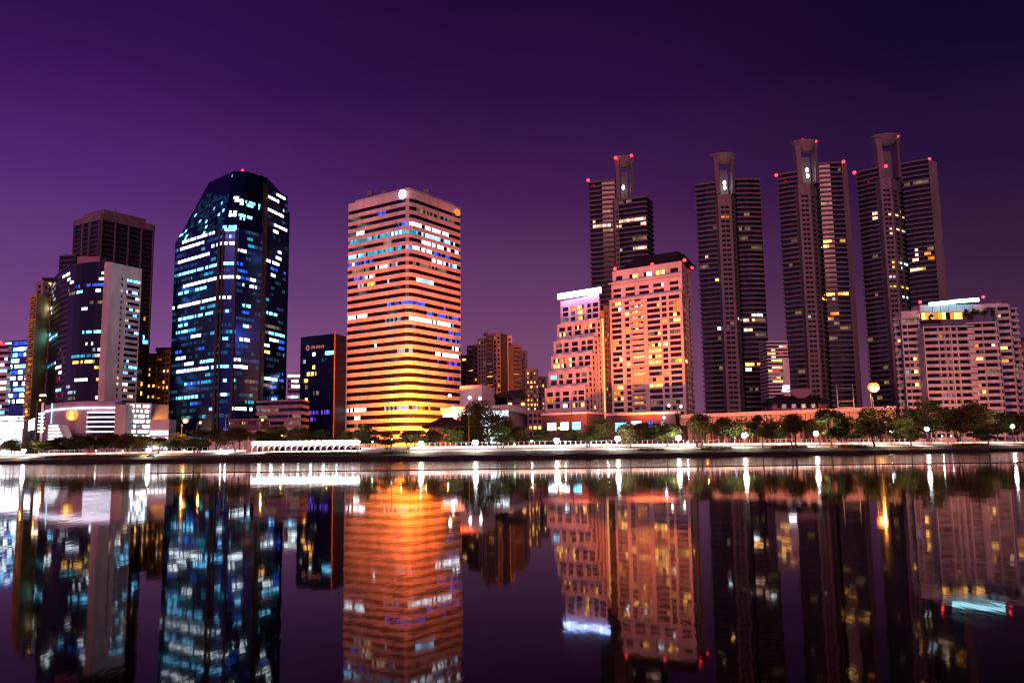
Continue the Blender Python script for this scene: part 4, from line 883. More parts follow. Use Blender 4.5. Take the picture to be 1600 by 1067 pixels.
kit(M_b, 1560, 474, 450, [(0, 1.6, 1.4, 'box'), (8, .1, 3.5, 'mast'), (-8, .5, 1.2, 'dish')])
# --- left side: navy tower with curved front
b = Thing('office_tower', 'navy curved glass tower at left joined to a pale pink slab', 'office tower', (X(120, 400), 400, GZ))
SEG_A = [(99,431,109,429,'W',.9),(106,439,118,437,'W',.7),(158,427,162,427,'W',1),(154,437,169,437,'W',1),(136,446,169,445,'B',.8),(146,446,152,446,'C',.8),(113,446,128,446,'B',.3),(108,456,117,456,'D',1),(121,456,127,455,'C',1),(145,455,162,454,'W',.8),(83,447,86,447,'S',1),(80,459,83,459,'S',1),(83,465,86,465,'S',1),(140,475,168,474,'D',.7),(160,476,168,475,'P',.6),(127,483,130,483,'W',1),(132,482,135,482,'W',1),(77,485,80,485,'W',1),
 (66,506,73,505,'W',.9),(65,516,70,516,'W',.9),(72,528,89,525,'C',.8),(60,532,72,531,'T',.7),(126,519,142,519,'C',.9),(149,519,164,519,'C',.9),(134,539,136,539,'W',1),(142,539,145,539,'W',1),(146,548,149,548,'S',1),(152,547,161,547,'W',1),(112,554,148,555,'T',.8),(120,554,150,555,'C',.3),(150,557,158,557,'P',1),(114,567,121,567,'Y',1),(128,566,151,566,'Y',.7),(140,567,150,567,'G',.5),(135,577,153,577,'G',.6),(73,573,85,571,'T',.7),(85,571,96,570,'W',.8),
 (88,578,95,578,'W',1),(118,595,137,595,'W',.9),(152,588,158,588,'Y',1),(88,606,96,606,'C',.9),(103,614,118,613,'S',.4),(106,624,116,624,'D',.7),(149,624,155,624,'W',1),(88,593,97,592,'R',.25),(88,615,97,615,'R',.25),(104,602,108,602,'S',.8),(94,547,100,560,'D',.5)]
arcp = [(62, 450), (70, 430), (80, 416), (94, 405.5), (103, 401.9), (112, 399.5), (124, 397.8), (136, 397), (148, 396.9), (160, 397.5)]
main = [(X(px, y_), y_) for px, y_ in arcp[3:]]; left = [(X(px, y_), y_) for px, y_ in arcp[:4]]
zA = zof(150, 409, 397); fh = 9.25 * 397 / F0 * 1.02; nf = int((zA - 2 - GZ) / fh) + 1
bands(b, main + [(X(160, 397.5) + 2, 430), (X(94, 405) + 2, 430)], zA - 2 - nf * fh, nf, fh, .5, .06, G['ink'], G['ink'], .95, SEG_A, range(6), 4.6, sname='glass_spandrel', ht=2)
zA2 = zof(84, 426, 420); nf2 = int((zA2 - GZ) / fh)
bands(b, left + [(X(94, 405) + 1, 440), (X(66, 440), 462)], zA2 - nf2 * fh, nf2, fh, .5, .06, G['ink'], G['inkr'], .95, SEG_A, range(3), 4.6, sname='glass_spandrel', ht=.8)
m = MB(); m.box((T(121, 402, 412)[0], 412, zA), (T(156, 402, 412)[0], 422, zof(130, 401, 412))); b.part('rooftop_block', m, G['mauve'])
# pale slab
p0 = (X(157.5, 395), 395); zS = zof(170, 409.5, 395); ys = depthH(222, 420.5, zS); p1 = (T(222, 420.5, ys)[0], ys)
SEG_S = []
nS = 22; zr0 = zof(170, 432, 395); zr1 = zof(160, 626, 395); fs = (zr0 - zr1) / 21.0
rows = sorted([(zr0 - k * fs - .72, zr0 - k * fs + .72) for k in range(22)])
def slotfac(pa, pb, ua, ub, pw, probs, name):
    a_, c_ = lerp(pa, pb, ua), lerp(pa, pb, ub)
    return a_, c_
pm = lerp(p0, p1, .50)
facade(b, p0, pm, zr1 - 6, zS, [(.72, .86)], rows, G['pinkw'], recess=.5, rnd=[('P', .3), ('V', .06)], pw=1.5, wpart='slab_wall')
facade(b, pm, p1, zr1 - 6, zS, [(.08, .97)], rows, G['pinkw'], [(187,434,222,441,'C',.55),(187,450,222,456,'C',.4),(187,457,222,464,'W',.65),(187,475,222,482,'P',.5),(187,484,215,490,'C',.5),(187,502,210,508,'P',.7),(187,511,222,518,'C',.3),(187,520,208,526,'V',.6),(187,566,222,573,'C',.6),(187,575,222,582,'T',.6),(187,584,222,591,'C',.7),(187,602,222,610,'W',.7),(187,611,213,618,'P',.8),(190,538,200,540,'D',.5)], recess=.6, pw=1.1, tol=4.4, wpart='slab_wall')
m = MB(); nn = Vector((-(p1[1] - p0[1]), p1[0] - p0[0])).normalized() * 26; m.face([(*p1, GZ), (p1[0] + nn.x, p1[1] + nn.y, GZ), (p1[0] + nn.x, p1[1] + nn.y, zS), (*p1, zS)]); m.face([(*p0, zS), (*p1, zS), (p1[0] + nn.x, p1[1] + nn.y, zS), (p0[0] + nn.x, p0[1] + nn.y, zS)]); m.face([(p0[0] + nn.x, p0[1] + nn.y, GZ), (*p0, GZ), (*p0, zS), (p0[0] + nn.x, p0[1] + nn.y, zS)])
m.face([(p1[0] + nn.x, p1[1] + nn.y, GZ), (p0[0] + nn.x, p0[1] + nn.y, GZ), (p0[0] + nn.x, p0[1] + nn.y, zS), (p1[0] + nn.x, p1[1] + nn.y, zS)]); b.part('wall', m, G['pinkw'])
b.finish()
# --- podium with yellow emblem
b = Thing('podium_building', 'curved mauve podium with round glowing yellow emblem and white light strips', 'podium', (X(130, 375), 375, GZ))
arcq = [(66, 398), (78, 387), (95, 379), (115, 374.5), (135, 373), (155, 373.5), (176, 375)]
fr = [(X(a, y_), y_) for a, y_ in arcq]; zp = zof(120, 627, 374); poly = fr + [(fr[-1][0] + 1, 392), (fr[0][0] + 6, 402)]
m = MB(); m.prism(poly, GZ, zp); b.part('wall', m, G['mauve'])
def ribbon(pts, za, zb, o_, mat, name, th=.25):
    m = MB(); op = offs(pts + [(pts[-1][0], pts[-1][1] + 30), (pts[0][0], pts[0][1] + 30)], o_)[:len(pts)]; ip = offs(pts + [(pts[-1][0], pts[-1][1] + 30), (pts[0][0], pts[0][1] + 30)], o_ - th)[:len(pts)]
    for i in range(len(pts) - 1):
        m.face([(*op[i], za), (*op[i + 1], za), (*op[i + 1], zb), (*op[i], zb)]); m.face([(*op[i], zb), (*op[i + 1], zb), (*ip[i + 1], zb), (*ip[i], zb)]); m.face([(*ip[i], za), (*ip[i + 1], za), (*op[i + 1], za), (*op[i], za)])
    return b.part(name, m, mat)
zz = zof(120, 637.5, 374); ribbon(fr, zz - .3, zz + .3, .45, STRIP_E, 'light_strip')
for k, py in enumerate((644, 651.5, 659, 666.5, 674.5)):
    zz = zof(150, py, 373); ribbon(fr[4:], zz - .22, zz + .22, .5, STRIP_E, 'light_strip'); ribbon(fr[4:], zz - 1.9, zz - .3, .12, G['win'], 'window_band', .1)
m = MB(); x_ = X(77, 386); m.box((x_ - .2, 385.6, zof(77, 662, 386)), (x_ + .2, 386, zof(77, 630, 386))); b.part('light_strip', m, CYAN_E)
# emblem: amber disc with bright flame-like figure
x_, z_ = T(111.5, 648, 372.4); m = MB()
m.face([(x_ + 2.6 * math.cos(a * .3927), 372.5, z_ + 2.6 * math.sin(a * .3927)) for a in range(16)])
for a in range(16): m.face([(x_ + 2.6 * math.cos(a * .3927), 373.6, z_ + 2.6 * math.sin(a * .3927)), (x_ + 2.6 * math.cos(a * .3927 + .3927), 373.6, z_ + 2.6 * math.sin(a * .3927 + .3927)), (x_ + 2.6 * math.cos(a * .3927 + .3927), 372.5, z_ + 2.6 * math.sin(a * .3927 + .3927)), (x_ + 2.6 * math.cos(a * .3927), 372.5, z_ + 2.6 * math.sin(a * .3927))])
o = b.part('emblem', m, AMBER_E); m = MB(); m.ball((x_, 372.2, z_ + .9), .75, sz=1.2); m.ball((x_, 372.2, z_ - 1.0), 1.1, sz=1.0); m.build('emblem_figure', YEL_E, o, b.loc)
m = MB(); q0, q1 = (X(176, 372), 372), (X(193, 374), 374); m.prism([q0, q1, (q1[0] + 2, 392), (q0[0] + 2, 392)], GZ, zof(180, 632, 372)); b.part('stair_wall', m, G['pinkw'])
q0, q1 = (X(193, 378), 378), (X(233, 384), 384); zk = zof(193, 629, 378)
m = MB(); m.prism([q0, q1, (q1[0] + 3, 396), (q0[0] + 3, 396)], GZ, zk - .2); b.part('wall', m, G['mauve'])
k = 0; z_ = zk
while z_ > GZ + 3:
    m = MB(); m.obox(q0, q1, z_ - .7, z_, 1.0, -.1); b.part('parking_deck', m, G['pinkw'])
    m = MB()
    for t_ in range(12):
        m.obox(lerp(q0, q1, t_ / 12), lerp(q0, q1, (t_ + 1) / 12), z_ - 2.1, z_ - .7, .05, -.1, 0, jit(LC['W'], .5, 1.1) if random.random() < .62 else jit(LC['S'], .2, .8))
    b.part('window_band', m, G['win']); z_ -= 2.25
# --- tall grid tower behind
YG = 470
pl, pc, pr, H = corner3((118, 344), (158.5, 333.5, YG), (240, 352))
b = Thing('office_tower', 'tall dark gridded tower with deep bays rising behind the pale slab at left', 'office tower', (*pc, GZ))
foot = [pl, pc, pr, (pl[0] + pr[0] - pc[0], pl[1] + pr[1] - pc[1])]
fh = 7.75 * YG / F0; zt = zof(158, 344, YG); nf = int((zt - GZ) / fh)
bands(b, foot, zt - nf * fh, nf, fh, .16, .35, G['tower'], G['win'], 2.5, [(213,524,224,526,'C',.8),(213,535,229,536,'C',.9),(219,494,224,500,'O',1),(213,598,220,598,'Y',.7),(212,614,220,615,'Y',1)], (0, 1), 3.6, sname='slab_edge', top=False)
m = MB(); m.prism(offs(foot, .7), zt, H); b.part('crown_band', m, G['towerl'])
m = MB(); m.prism(offs(foot, -3), H, H + 3.6); b.part('rooftop_block', m, G['towerl'])
m = MB(); xm_ = (pl[0] + pr[0]) / 2; ym_ = (pl[1] + pr[1]) / 2; m.tube((xm_, ym_, H + 3.6), (xm_, ym_, H + 9), .2, .08, 6); b.part('mast', m, G['dark'])
for u in (0, .35, .62, 1):
    e = lerp(pl, pc, max(.0, u - .02)); e2 = lerp(pl, pc, min(1, u + .03)); m = MB(); m.obox(e, e2, GZ, zt + .5, 1.1, .1); b.part('pier', m, G['tower'])
for u in (.0, .25, .5, .75, .985):
    e = lerp(pc, pr, u); e2 = lerp(pc, pr, u + .02); m = MB(); m.obox(e, e2, GZ, zt + .5, 1.1, .1); b.part('pier', m, G['tower'])
zz = zof(105, 401, 476); pa, pb_ = (T(93, 401, 476)[0], 476), (T(119, 401, 474)[0], 474)
bands(b, [pa, pb_, (pb_[0], 492), (pa[0], 492)], zz - int((zz - GZ) / fh) * fh, int((zz - GZ) / fh), fh, .16, .3, G['tower'], G['win'], 3, (), (), sname='slab_edge')
# --- brown balconied tower far left
b = Thing('apartment_tower', 'narrow orange brown tower with small balconies at the far left', 'apartment tower', (X(52, 430), 430, GZ))
LW = [('O', .06), ('Y', .05), ('D', .15)]
slab_tower(b, 48, 58, 459, 428, 428, 8.8, cols=[(.15, .8)], balc=(0,), wall='ochre', rnd=[('O', .18), ('D', .3), ('Y', .06)], segs=[(39,575,45,573,'O',1),(38,643,44,643,'O',1)])
slab_tower(b, 57, 68, 440, 434, 434, 8.8, cols=[(.3, .7)], wall='mauve', rnd=LW, side=True)
slab_tower(b, 65, 82, 436, 440, 440, 8.8, cols=[(.1, .4), (.6, .9)], wall='mauve', rnd=LW, side=True, segs=[(65,443,80,440,'Y',1),(72,466,76,466,'Y',1)])
m = MB(); m.box((T(66, 432, 438)[0], 438, zof(66, 437, 438)), (T(82, 432, 438)[0], 450, zof(66, 434, 438))); b.part('roof_slab', m, G['slate']); b.finish()
# --- far left blue lit office
b = Thing('office_tower', 'bright blue glass office with closely lit floors at the left edge', 'office tower', (X(20, 470), 470, GZ))
pa, pb_ = (X(-4, 478), 478), (X(41, 470), 470); zt = zof(40, 532, 470); fh = 9.2 * 470 / F0; nf = int((zt - GZ) / fh)
RB = [('W', .16), ('C', .18), ('B', .08), ('S', .30)]
bands(b, [pa, pb_, (pb_[0], 500), (pa[0], 500)], zt - nf * fh, nf, fh, .35, .1, G['blueg'], G['blueg'], 1.6, [(22,542,38,543,'W',.8),(5,562,12,558,'S',1),(10,602,40,600,'W',.5),(0,618,40,615,'W',.7),(0,626,40,623,'W',.8)], (0,), 4, rnd=RB, sname='glass_spandrel')
pc_, pd_ = (X(-40, 466), 466), (X(2, 462), 462); zt = zof(0, 540, 462); nf = int((zt - GZ) / fh)
b2 = Thing('office_block', 'pale block with reddish roof light at the very left edge', 'office block', (*pd_, GZ))
bands(b2, [pc_, pd_, (pd_[0], 465), (pc_[0], 465)], zt - nf * fh, nf, fh, .5, .3, G['white'], G['win'], 2, (), (0,), 4, rnd=[('W', .2), ('C', .2)]); beacon(b2, 1, 536, 462, 1.0, 1.0)
b = Thing('showroom', 'glaring white lit showroom at street level on the far left', 'showroom', (X(25, 400), 400, GZ))
pa, pb_ = (X(-12, 402), 402), (X(33, 398), 398); z1 = zof(25, 671, 398); zq = zof(25, 660, 398)
m = MB(); m.prism([pa, pb_, (pb_[0], 414), (pa[0], 414)], GZ, zq); b.part('wall', m, G['white'])
for k in range(4):
    m = MB(); m.obox(lerp(pa, pb_, k / 4 + .02), lerp(pa, pb_, (k + 1) / 4 - .02), GZ + .5, z1, .15, -.1, 0, (3.4, 3.3, 3.6)); b.part('shop_window', m, G['win'])
for k in range(5):
    m = MB(); za = z1 + (zq - z1 + 3.2) * k / 5; m.obox(pa, pb_, za + .5, za + 1.1, .5 , -.2); b.part('light_strip', m, STRIP_E)
# --- slanted white shop, sign pylon
b = Thing('shop', 'small white lit shop with a slanted glazed side beside the mauve podium', 'shop', (X(85, 362), 362, GZ))
Ys = 362; zt = zof(80, 663, Ys); zb2 = zof(80, 690, Ys); xa, xb_, xc = X(72, Ys), X(87, Ys), X(100, Ys)
m = MB(); q = [(xa, zb2), (xc, zb2), (xb_, zt), (xa, zt)]
m.face([(x_, Ys, z_) for x_, z_ in q]); m.face([(x_, Ys + 8, z_) for x_, z_ in reversed(q)])
for i in range(4): a0, a1 = q[i], q[(i + 1) % 4]; m.face([(a0[0], Ys, a0[1]), (a0[0], Ys + 8, a0[1]), (a1[0], Ys + 8, a1[1]), (a1[0], Ys, a1[1])])
b.part('wall', m, G['white'])
for k in range(5):
    m = MB(); za = zb2 + .6 + k * (zt - zb2) / 5.2; w_ = xc - (xc - xb_) * k / 5.2 - .5; m.box((xa + .3, Ys - .15, za), (w_, Ys - .02, za + .75), 0, (1.9, 2.1, 2.3)); b.part('window', m, G['win'])
b = Thing('sign_pylon', 'thin white lit sign pylon beside the slanted shop', 'sign', (X(61.5, 358), 358, GZ))
x_ = X(61.5, 358); m = MB(); m.box((x_ - .4, 358, GZ), (x_ + .4, 358.6, zof(62, 629, 358))); b.part('mast', m, G['white'])
for k in range(6): m = MB(); z_ = zof(61, 648 + k * 5.5, 358); m.box((x_ - 1.3, 357.7, z_), (x_ + 1.0, 357.95, z_ + .7)); b.part('sign_panel', m, STRIP_E)
m = MB(); m.box((x_ - 1.4, 357.8, zof(62, 619, 358)), (x_ + 1, 358.4, zof(62, 616.5, 358))); b.part('sign_panel', m, WARMW_E)
b = Thing('billboard', 'tilted white backlit billboard at the foot of the brown balconied tower', 'billboard', (X(46, 366), 366, GZ))
m = MB(); x0, x1 = X(41, 366), X(50, 366); m.face([(x0, 366, zof(45, 673, 366)), (x1, 366, zof(45, 671, 366)), (x1, 366, zof(45, 653, 366)), (x0, 366, zof(45, 657, 366))]); m.face([(x0, 366.4, zof(45, 657, 366)), (x1, 366.4, zof(45, 653, 366)), (x1, 366.4, zof(45, 671, 366)), (x0, 366.4, zof(45, 673, 366))]); b.part('panel', m, STRIP_E)
m = MB(); m.tube(((x0 + x1) / 2, 366.2, GZ), ((x0 + x1) / 2, 366.2, zof(45, 672, 366)), .3, .3); b.part('post', m, G['dark'])
# --- golden tower
b = Thing('apartment_tower', 'golden floodlit apartment tower peeking between the grid tower and navy glass tower', 'apartment tower', (X(248, 440), 440, GZ))
GO = [('O', .06), ('Y', .05)]
slab_tower(b, 231, 245, 552, 440, 440, 8.6, cols=[(.15, .35), (.6, .9)], balc=(), wall='ochre', rnd=GO, segs=[(229,606,262,605,'Y',1),(238,623,252,623,'O',1)])
slab_tower(b, 245, 266, 547, 444, 440, 8.6, cols=[(.1, .38), (.5, .66), (.76, .94)], balc=(0,), wall='ochre', rnd=GO, segs=[(229,606,262,605,'Y',1),(240,624,252,623,'O',1),(252,580,258,580,'W',1)])
m = MB(); m.box((T(243, 546, 445)[0], 445, zof(250, 549, 445)), (T(268, 546, 445)[0], 455, zof(250, 543, 445))); b.part('roof', m, G['slate']); b.finish()
# --- lit white shops near px 235-265, and pink low blocks right of the navy tower
b = Thing('shop', 'dazzling white street shop in front of the navy tower with sloping top', 'shop', (X(245, 372), 372, GZ))
x0, x1 = X(232, 372), X(262, 372); m = MB(); m.box((x0, 372, GZ), (x1, 380, zof(245, 655, 372))); b.part('wall', m, G['white'])
for k in range(5):
    for j in range(3):
        m = MB(); xx = x0 + (x1 - x0) * (k + .1) / 5; za = GZ + 2 + j * 3; m.box((xx, 371.8, za), (xx + (x1 - x0) / 6.5, 371.95, za + 2), 0, jit((2.6, 2.7, 3), .5, 1.1)); b.part('window', m, G['win'])
b = Thing('office_block', 'small block with stacked white lit floors right of the navy tower', 'office block', (X(458, 420), 420, GZ))
pa, pb_ = (X(447, 420), 420), (X(469, 420), 420); zt = zof(458, 585, 420)
bands(b, [pa, pb_, (pb_[0], 432), (pa[0], 432)], zt - int((zt - GZ) / 2.6) * 2.6, int((zt - GZ) / 2.6), 2.6, .45, .3, G['mauve'], G['win'], 1.6, [(455,590,467,588,'W',1),(455,598,467,597,'W',1),(447,607,465,607,'S',.6),(450,622,462,622,'C',.9)], (0,), 3, rnd=[('S', .3), ('W', .1)])
b = Thing('office_block', 'low reddish block with lit strip windows under the small white lit block', 'office block', (X(430, 392), 392, GZ))
pa, pb_ = (X(399, 396), 396), (X(469, 388), 388); zt = zof(400, 629, 396)
bands(b, [pa, pb_, (pb_[0], 402), (pa[0], 405)], zt - int((zt - GZ) / 3) * 3, int((zt - GZ) / 3), 3, .5, .3, G['mauve'], G['win'], 1.5, [(430,635,453,633,'W',.95),(430,646,453,645,'O',.9),(430,646,440,646,'W',.8),(405,637,425,636,'D',.5)], (0,), 3, rnd=[('D', .2), ('O', .04)])
b = Thing('market_hall', 'long low white roofed hall lit pink in front of the navy tower', 'hall', (X(350, 360), 360, GZ))
x0, x1 = X(318, 358), X(412, 352); m = MB(); z_ = zof(360, 671, 356)
m.face([(x0, 358, z_ - 2.2), (x1, 352, z_ - .8), (x1 + 1, 372, z_ + .6), (x0 + 1, 378, z_ - .6)]); m.face([(x0, 358, z_ - 3), (x1, 352, z_ - 1.6), (x1, 352, z_ - .8), (x0, 358, z_ - 2.2)]); b.part('roof', m, G['white'])
m = MB(); m.prism([(x0 + 1, 361), (x1 - 1, 355), (x1 - 1, 368), (x0 + 1, 374)], GZ, z_ - 3.1); b.part('wall', m, G['pinkw'])
for k in range(10): m = MB(); xx = x0 + 2 + k * (x1 - x0 - 4) / 9; yy = 358.6 - 6 * k / 9; m.box((xx - .15, yy, GZ), (xx + .15, yy + .3, z_ - 2.6 + .13 * k)); b.part('column', m, G['white'])
b = Thing('terrace_building', 'dim pink gallery with a row of small arched lights above the white roofed hall', 'gallery', (X(380, 378), 378, GZ))
pa, pb_ = (X(355, 378), 378), (X(409, 374), 374); zt = zof(380, 656, 376)
facade(b, pa, pb_, GZ, zt, [(k / 16 + .012, k / 16 + .05) for k in range(16)], [(zt - 2.1, zt - .6)], G['brick'], rnd=[('P', .45), ('D', .3)], pw=1)
m = MB(); m.prism([(pa[0], pa[1] + .5), (pb_[0], pb_[1] + .5), (pb_[0], 384), (pa[0], 386)], GZ, zt); b.part('wall', m, G['brick']); m = MB(); m.obox(pa, pb_, zt, zt + .4, .4, -.6); b.part('cornice', m, G['mauve']); b.finish()
# ================================================================== PARK
def leafmat(name, c0, c1):
    m, n, l, b = nmat(name)
    t = n.new('ShaderNodeTexCoord'); no = n.new('ShaderNodeTexNoise'); no.inputs['Scale'].default_value = .55; no.inputs['Detail'].default_value = 5; l.new(t.outputs['Object'], no.inputs['Vector'])
    cr = n.new('ShaderNodeValToRGB'); cr.color_ramp.elements[0].color = (*c0, 1); cr.color_ramp.elements[1].color = (*c1, 1); cr.color_ramp.elements[0].position = .35; cr.color_ramp.elements[1].position = .65
    l.new(no.outputs['Fac'], cr.inputs[0]); l.new(cr.outputs[0], b.inputs['Base Color']); b.inputs['Roughness'].default_value = .6; b.inputs['Specular IOR Level'].default_value = .2
    return m
LEAF = leafmat('tree leaves', (.03, .045, .012), (.12, .15, .035)); LEAF2 = leafmat('dry tree leaves', (.05, .045, .015), (.13, .11, .03))
def tree_mesh(h, w, seed, n=1500, low=.24):
    R = random.Random(seed); m = MB(); c = MB()
    th = h * low
    for k in range(3 if seed % 2 else 1):
        ox = (k - 1) * .5 if seed % 2 else 0
        x, y, z = ox, R.uniform(-.3, .3), -.3; r = .17
        for s in range(4):
            nx, ny, nz = x + R.uniform(-.15, .15) + ox * .25, y + R.uniform(-.15, .15), z + th * .42
            m.tube((x, y, z), (nx, ny, nz), r, r * .85, 7); x, y, z, r = nx, ny, nz, r * .85
        for q in range(4):
            a = R.uniform(0, 6.28); e = (x + math.cos(a) * w * .3, y + math.sin(a) * w * .3, z + h * .32)
            m.tube((x, y, z), e, r * .6, .04, 5)
    cl = []
    for k in range(16):
        a = R.uniform(0, 6.28); t = R.random(); zz = th + (h - th) * (.12 + .8 * t); rr = w * .5 * math.sin(math.pi * (.18 + .72 * t)) * R.uniform(.35, .95)
        cl.append((math.cos(a) * rr * .8, math.sin(a) * rr * .8, zz, w * R.uniform(.13, .24)))
    for i in range(n):
        x, y, z, r = R.choice(cl); u = Vector((R.gauss(0, 1), R.gauss(0, 1), R.gauss(0, .8))).normalized() * r * (R.random() ** .4)
        p = Vector((x, y, z)) + u; s = R.uniform(.16, .36)
        d1 = Vector((R.gauss(0, 1), R.gauss(0, 1), R.gauss(0, 1))).normalized(); d2 = d1.orthogonal().normalized()
        c.face([p - d1 * s, p + d2 * s * .5, p + d1 * s, p - d2 * s * .5])
    return m.mesh('trunk', [G['bark']]), c
TV = []
for i, (h, w, lf) in enumerate(((9, 7.5, LEAF), (8.2, 7, LEAF), (9.5, 8.5, LEAF), (8, 8.5, LEAF2), (8.8, 7, LEAF2), (7.2, 6, LEAF))):
    a, c = tree_mesh(h, w, 11 + i, 3000); TV.append((h, w, a, c.mesh('crown', [lf])))
bm_, bc_ = tree_mesh(12, 16, 31, 11000, .16); TV.append((12, 16, bm_, bc_.mesh('crown', [LEAF])))
def tree(px, ptop, wpx, s, label, v=None, group='park trees along the lake shore'):
    x, y, z = park(px, s) if s < 58 else (X(px, s), s, GZ)
    h0, w0, tm, cm = TV[(v if v is not None else random.randint(0, 5))]
    if v != 6: wpx *= 1.3
    H = zof(px, ptop, y) - z; Wd = wpx * y / F0
    o = bpy.data.objects.new('park_tree', None); COL.objects.link(o); o.location = (x, y, z); o.rotation_euler = (0, 0, random.uniform(0, 6.28)); o.scale = (Wd / w0, Wd / w0, H / h0)
    tag(o, label, 'tree', group)
    for nm_, me in (('trunk', tm), ('crown', cm)):
        c = bpy.data.objects.new(nm_, me); COL.objects.link(c); c.parent = o
    return o
TREES = [
 (1092, 648, 46, 9, 'dark round tree with thin trunk just right of the lamp below the brick podium'), (1140, 649, 46, 15, 'dark bushy tree in front of the orange parapet, left of a white path lamp'),
 (1192, 645, 44, 4.8, 'dark multi stemmed tree right of the bright lamp, before the pale road parapet'), (1217, 660, 34, 22, 'loose brownish tree between two dark multi stemmed trees before the parapet'),
 (1243, 648, 42, 4.8, 'dark narrow crowned tree on four stems left of a starry lamp'), (1300, 641, 52, 4.8, 'tall dark tree on a fan of thin stems below the orange lit road'), (1272, 655, 30, 26, 'thin tree partly behind the tall dark tree on fan of stems'),
 (1333, 662, 36, 20, 'low dark tree between the fan stemmed tree and the tree under the big orange lamp'), (1366, 633, 56, 5.2, 'broad dark tree directly under the big orange street lamp'),
 (1408, 652, 44, 22, 'orange tinted tree right of the big orange street lamp'), (1424, 640, 36, 30, 'dark tree at the foot of the white terraced block'), (1455, 626, 66, 22, 'large dark tree in front of the left side of the white terraced block'),
 (1500, 640, 56, 26, 'rusty lit tree in front of the centre of the white terraced block'), (1528, 633, 64, 20, 'rust coloured tree with mixed leaves before the terraced block'), (1560, 642, 50, 24, 'orange brown tree near the lamp at the far right'), (1592, 648, 40, 26, 'last tree at the right edge behind the lamp'), (1545, 664, 36, 9, 'small tree on a slim trunk left of the far right lamp'),
 (1425, 664, 34, 8, 'small greenish tree between two bright path lamps at right'),
 (1043, 660, 42, 12, 'greenish tree left of the lamp under the brick podium corner'), (1010, 658, 50, 20, 'wide brown tree in front of the brick podium windows'), (984, 664, 44, 10, 'dim green tree just right of a bright lamp below the podium'),
 (940, 656, 44, 22, 'dark orange tinted tree left of the podium lamp'), (918, 664, 36, 14, 'olive tree between two lamps before the ziggurat podium'), (893, 672, 34, 24, 'small orange lit tree at the foot of the ziggurat tower'),
 (846, 672, 40, 22, 'olive tree with orange glow between two lamps left of the ziggurat tower'), (812, 668, 46, 20, 'dark green tree beside the small green lamp'), (783, 668, 44, 14, 'dark spreading tree right of the lamp below the big dark tree'),
 (705, 668, 40, 18, 'dark bush like tree right of the timber roofed pavilion'), (676, 674, 36, 26, 'dark tree in front of the orange pavilion wall'), (641, 674, 46, 16, 'dark tree at the glowing foot of the striped tower'),
 (606, 676, 34, 14, 'dark tree on thin trunk right of the green lit tree'), (575, 664, 44, 24, 'tree lit vivid green from below at the end of the white arcade'),
 (545, 674, 34, 34, 'thin pale tree behind the right end of the white arcade'), (500, 672, 48, 34, 'loose pale tree behind the middle of the white arcade'), (468, 670, 46, 36, 'tree with sparse lights behind the white arcade'), (430, 668, 44, 34, 'dark orange tree behind the left half of the arcade'), (405, 674, 36, 30, 'orange topped tree at the left end of the arcade'),
 (372, 668, 48, 16, 'yellow green tree left of the arcade with lamps below'), (338, 672, 40, 20, 'red brown tree left of the tall bent lamp pole'), (308, 672, 48, 14, 'olive tree under the two orange lamps'), (275, 678, 40, 16, 'dark orange tree left of the olive tree under the two orange lamps'), (248, 684, 36, 14, 'low dark tree right of the left most bright lamp on the path')]
for t_ in TREES: tree(*t_)
k = 0
for px, pt, w_, lab in ((222, 684, 30, 'low dark tree beside the bright lamp left of the navy tower'), (198, 682, 34, 'dark tree below the lit parking decks'), (172, 680, 34, 'dark tree below the white light fins'), (146, 682, 34, 'dark tree below the podium right of the yellow emblem'), (120, 680, 38, 'dark tree straight below the yellow emblem'), (95, 686, 30, 'dark tree below the slanted white shop'), (72, 688, 28, 'low tree left of the slanted white shop'), (48, 692, 26, 'low purple tinged tree near the second lamp from left'), (18, 690, 30, 'low bushy tree between the first two lamps at the left edge'), (-4, 690, 26, 'tree cut by the left edge of the view')):
    tree(px, pt - 2, w_ * 1.3, 16 + (k % 3) * 4, lab); k += 1
# big dark tree in front of the pink hall
for px, pt, w_, Y_, lab in ((752, 633, 92, 334, 'biggest dark tree spreading in front of the white lit pink hall'), (722, 650, 50, 336, 'dark tree merging with the left side of the biggest dark tree'), (790, 655, 52, 332, 'dark tree at the right side of the biggest dark tree')):
    tree(px, pt, w_, Y_, lab, 6, 'dark trees before the pink hall')
# roof garden plants of the terraced block
for i, (px, py, w_) in enumerate(((1510, 489, 14), (1524, 487, 16), (1538, 488, 16), (1551, 490, 12), (1516, 497, 12), (1455, 497, 9))):
    Y_ = 437; x, z = T(px, py, Y_); h0, w0, tm, cm = TV[i % 6]
    o = bpy.data.objects.new('rooftop_shrub', None); COL.objects.link(o); hh = 5.0; o.location = (x, Y_, z - hh * .6); o.scale = (w_ * .33 / w0, w_ * .33 / w0, hh / h0)
    tag(o, ['dark shrub at the left of the roof garden of the terraced block', 'tall shrub second from left in the roof garden', 'wide dark shrub in the middle of the roof garden', 'small shrub at the right end of the roof garden', 'low shrub hanging over the roof garden edge', 'small shrub before the glowing penthouse windows'][i], 'shrub', 'roof garden shrubs')
    for nm_, me in (('stem', tm), ('foliage', cm)): c = bpy.data.objects.new(nm_, me); COL.objects.link(c); c.parent = o

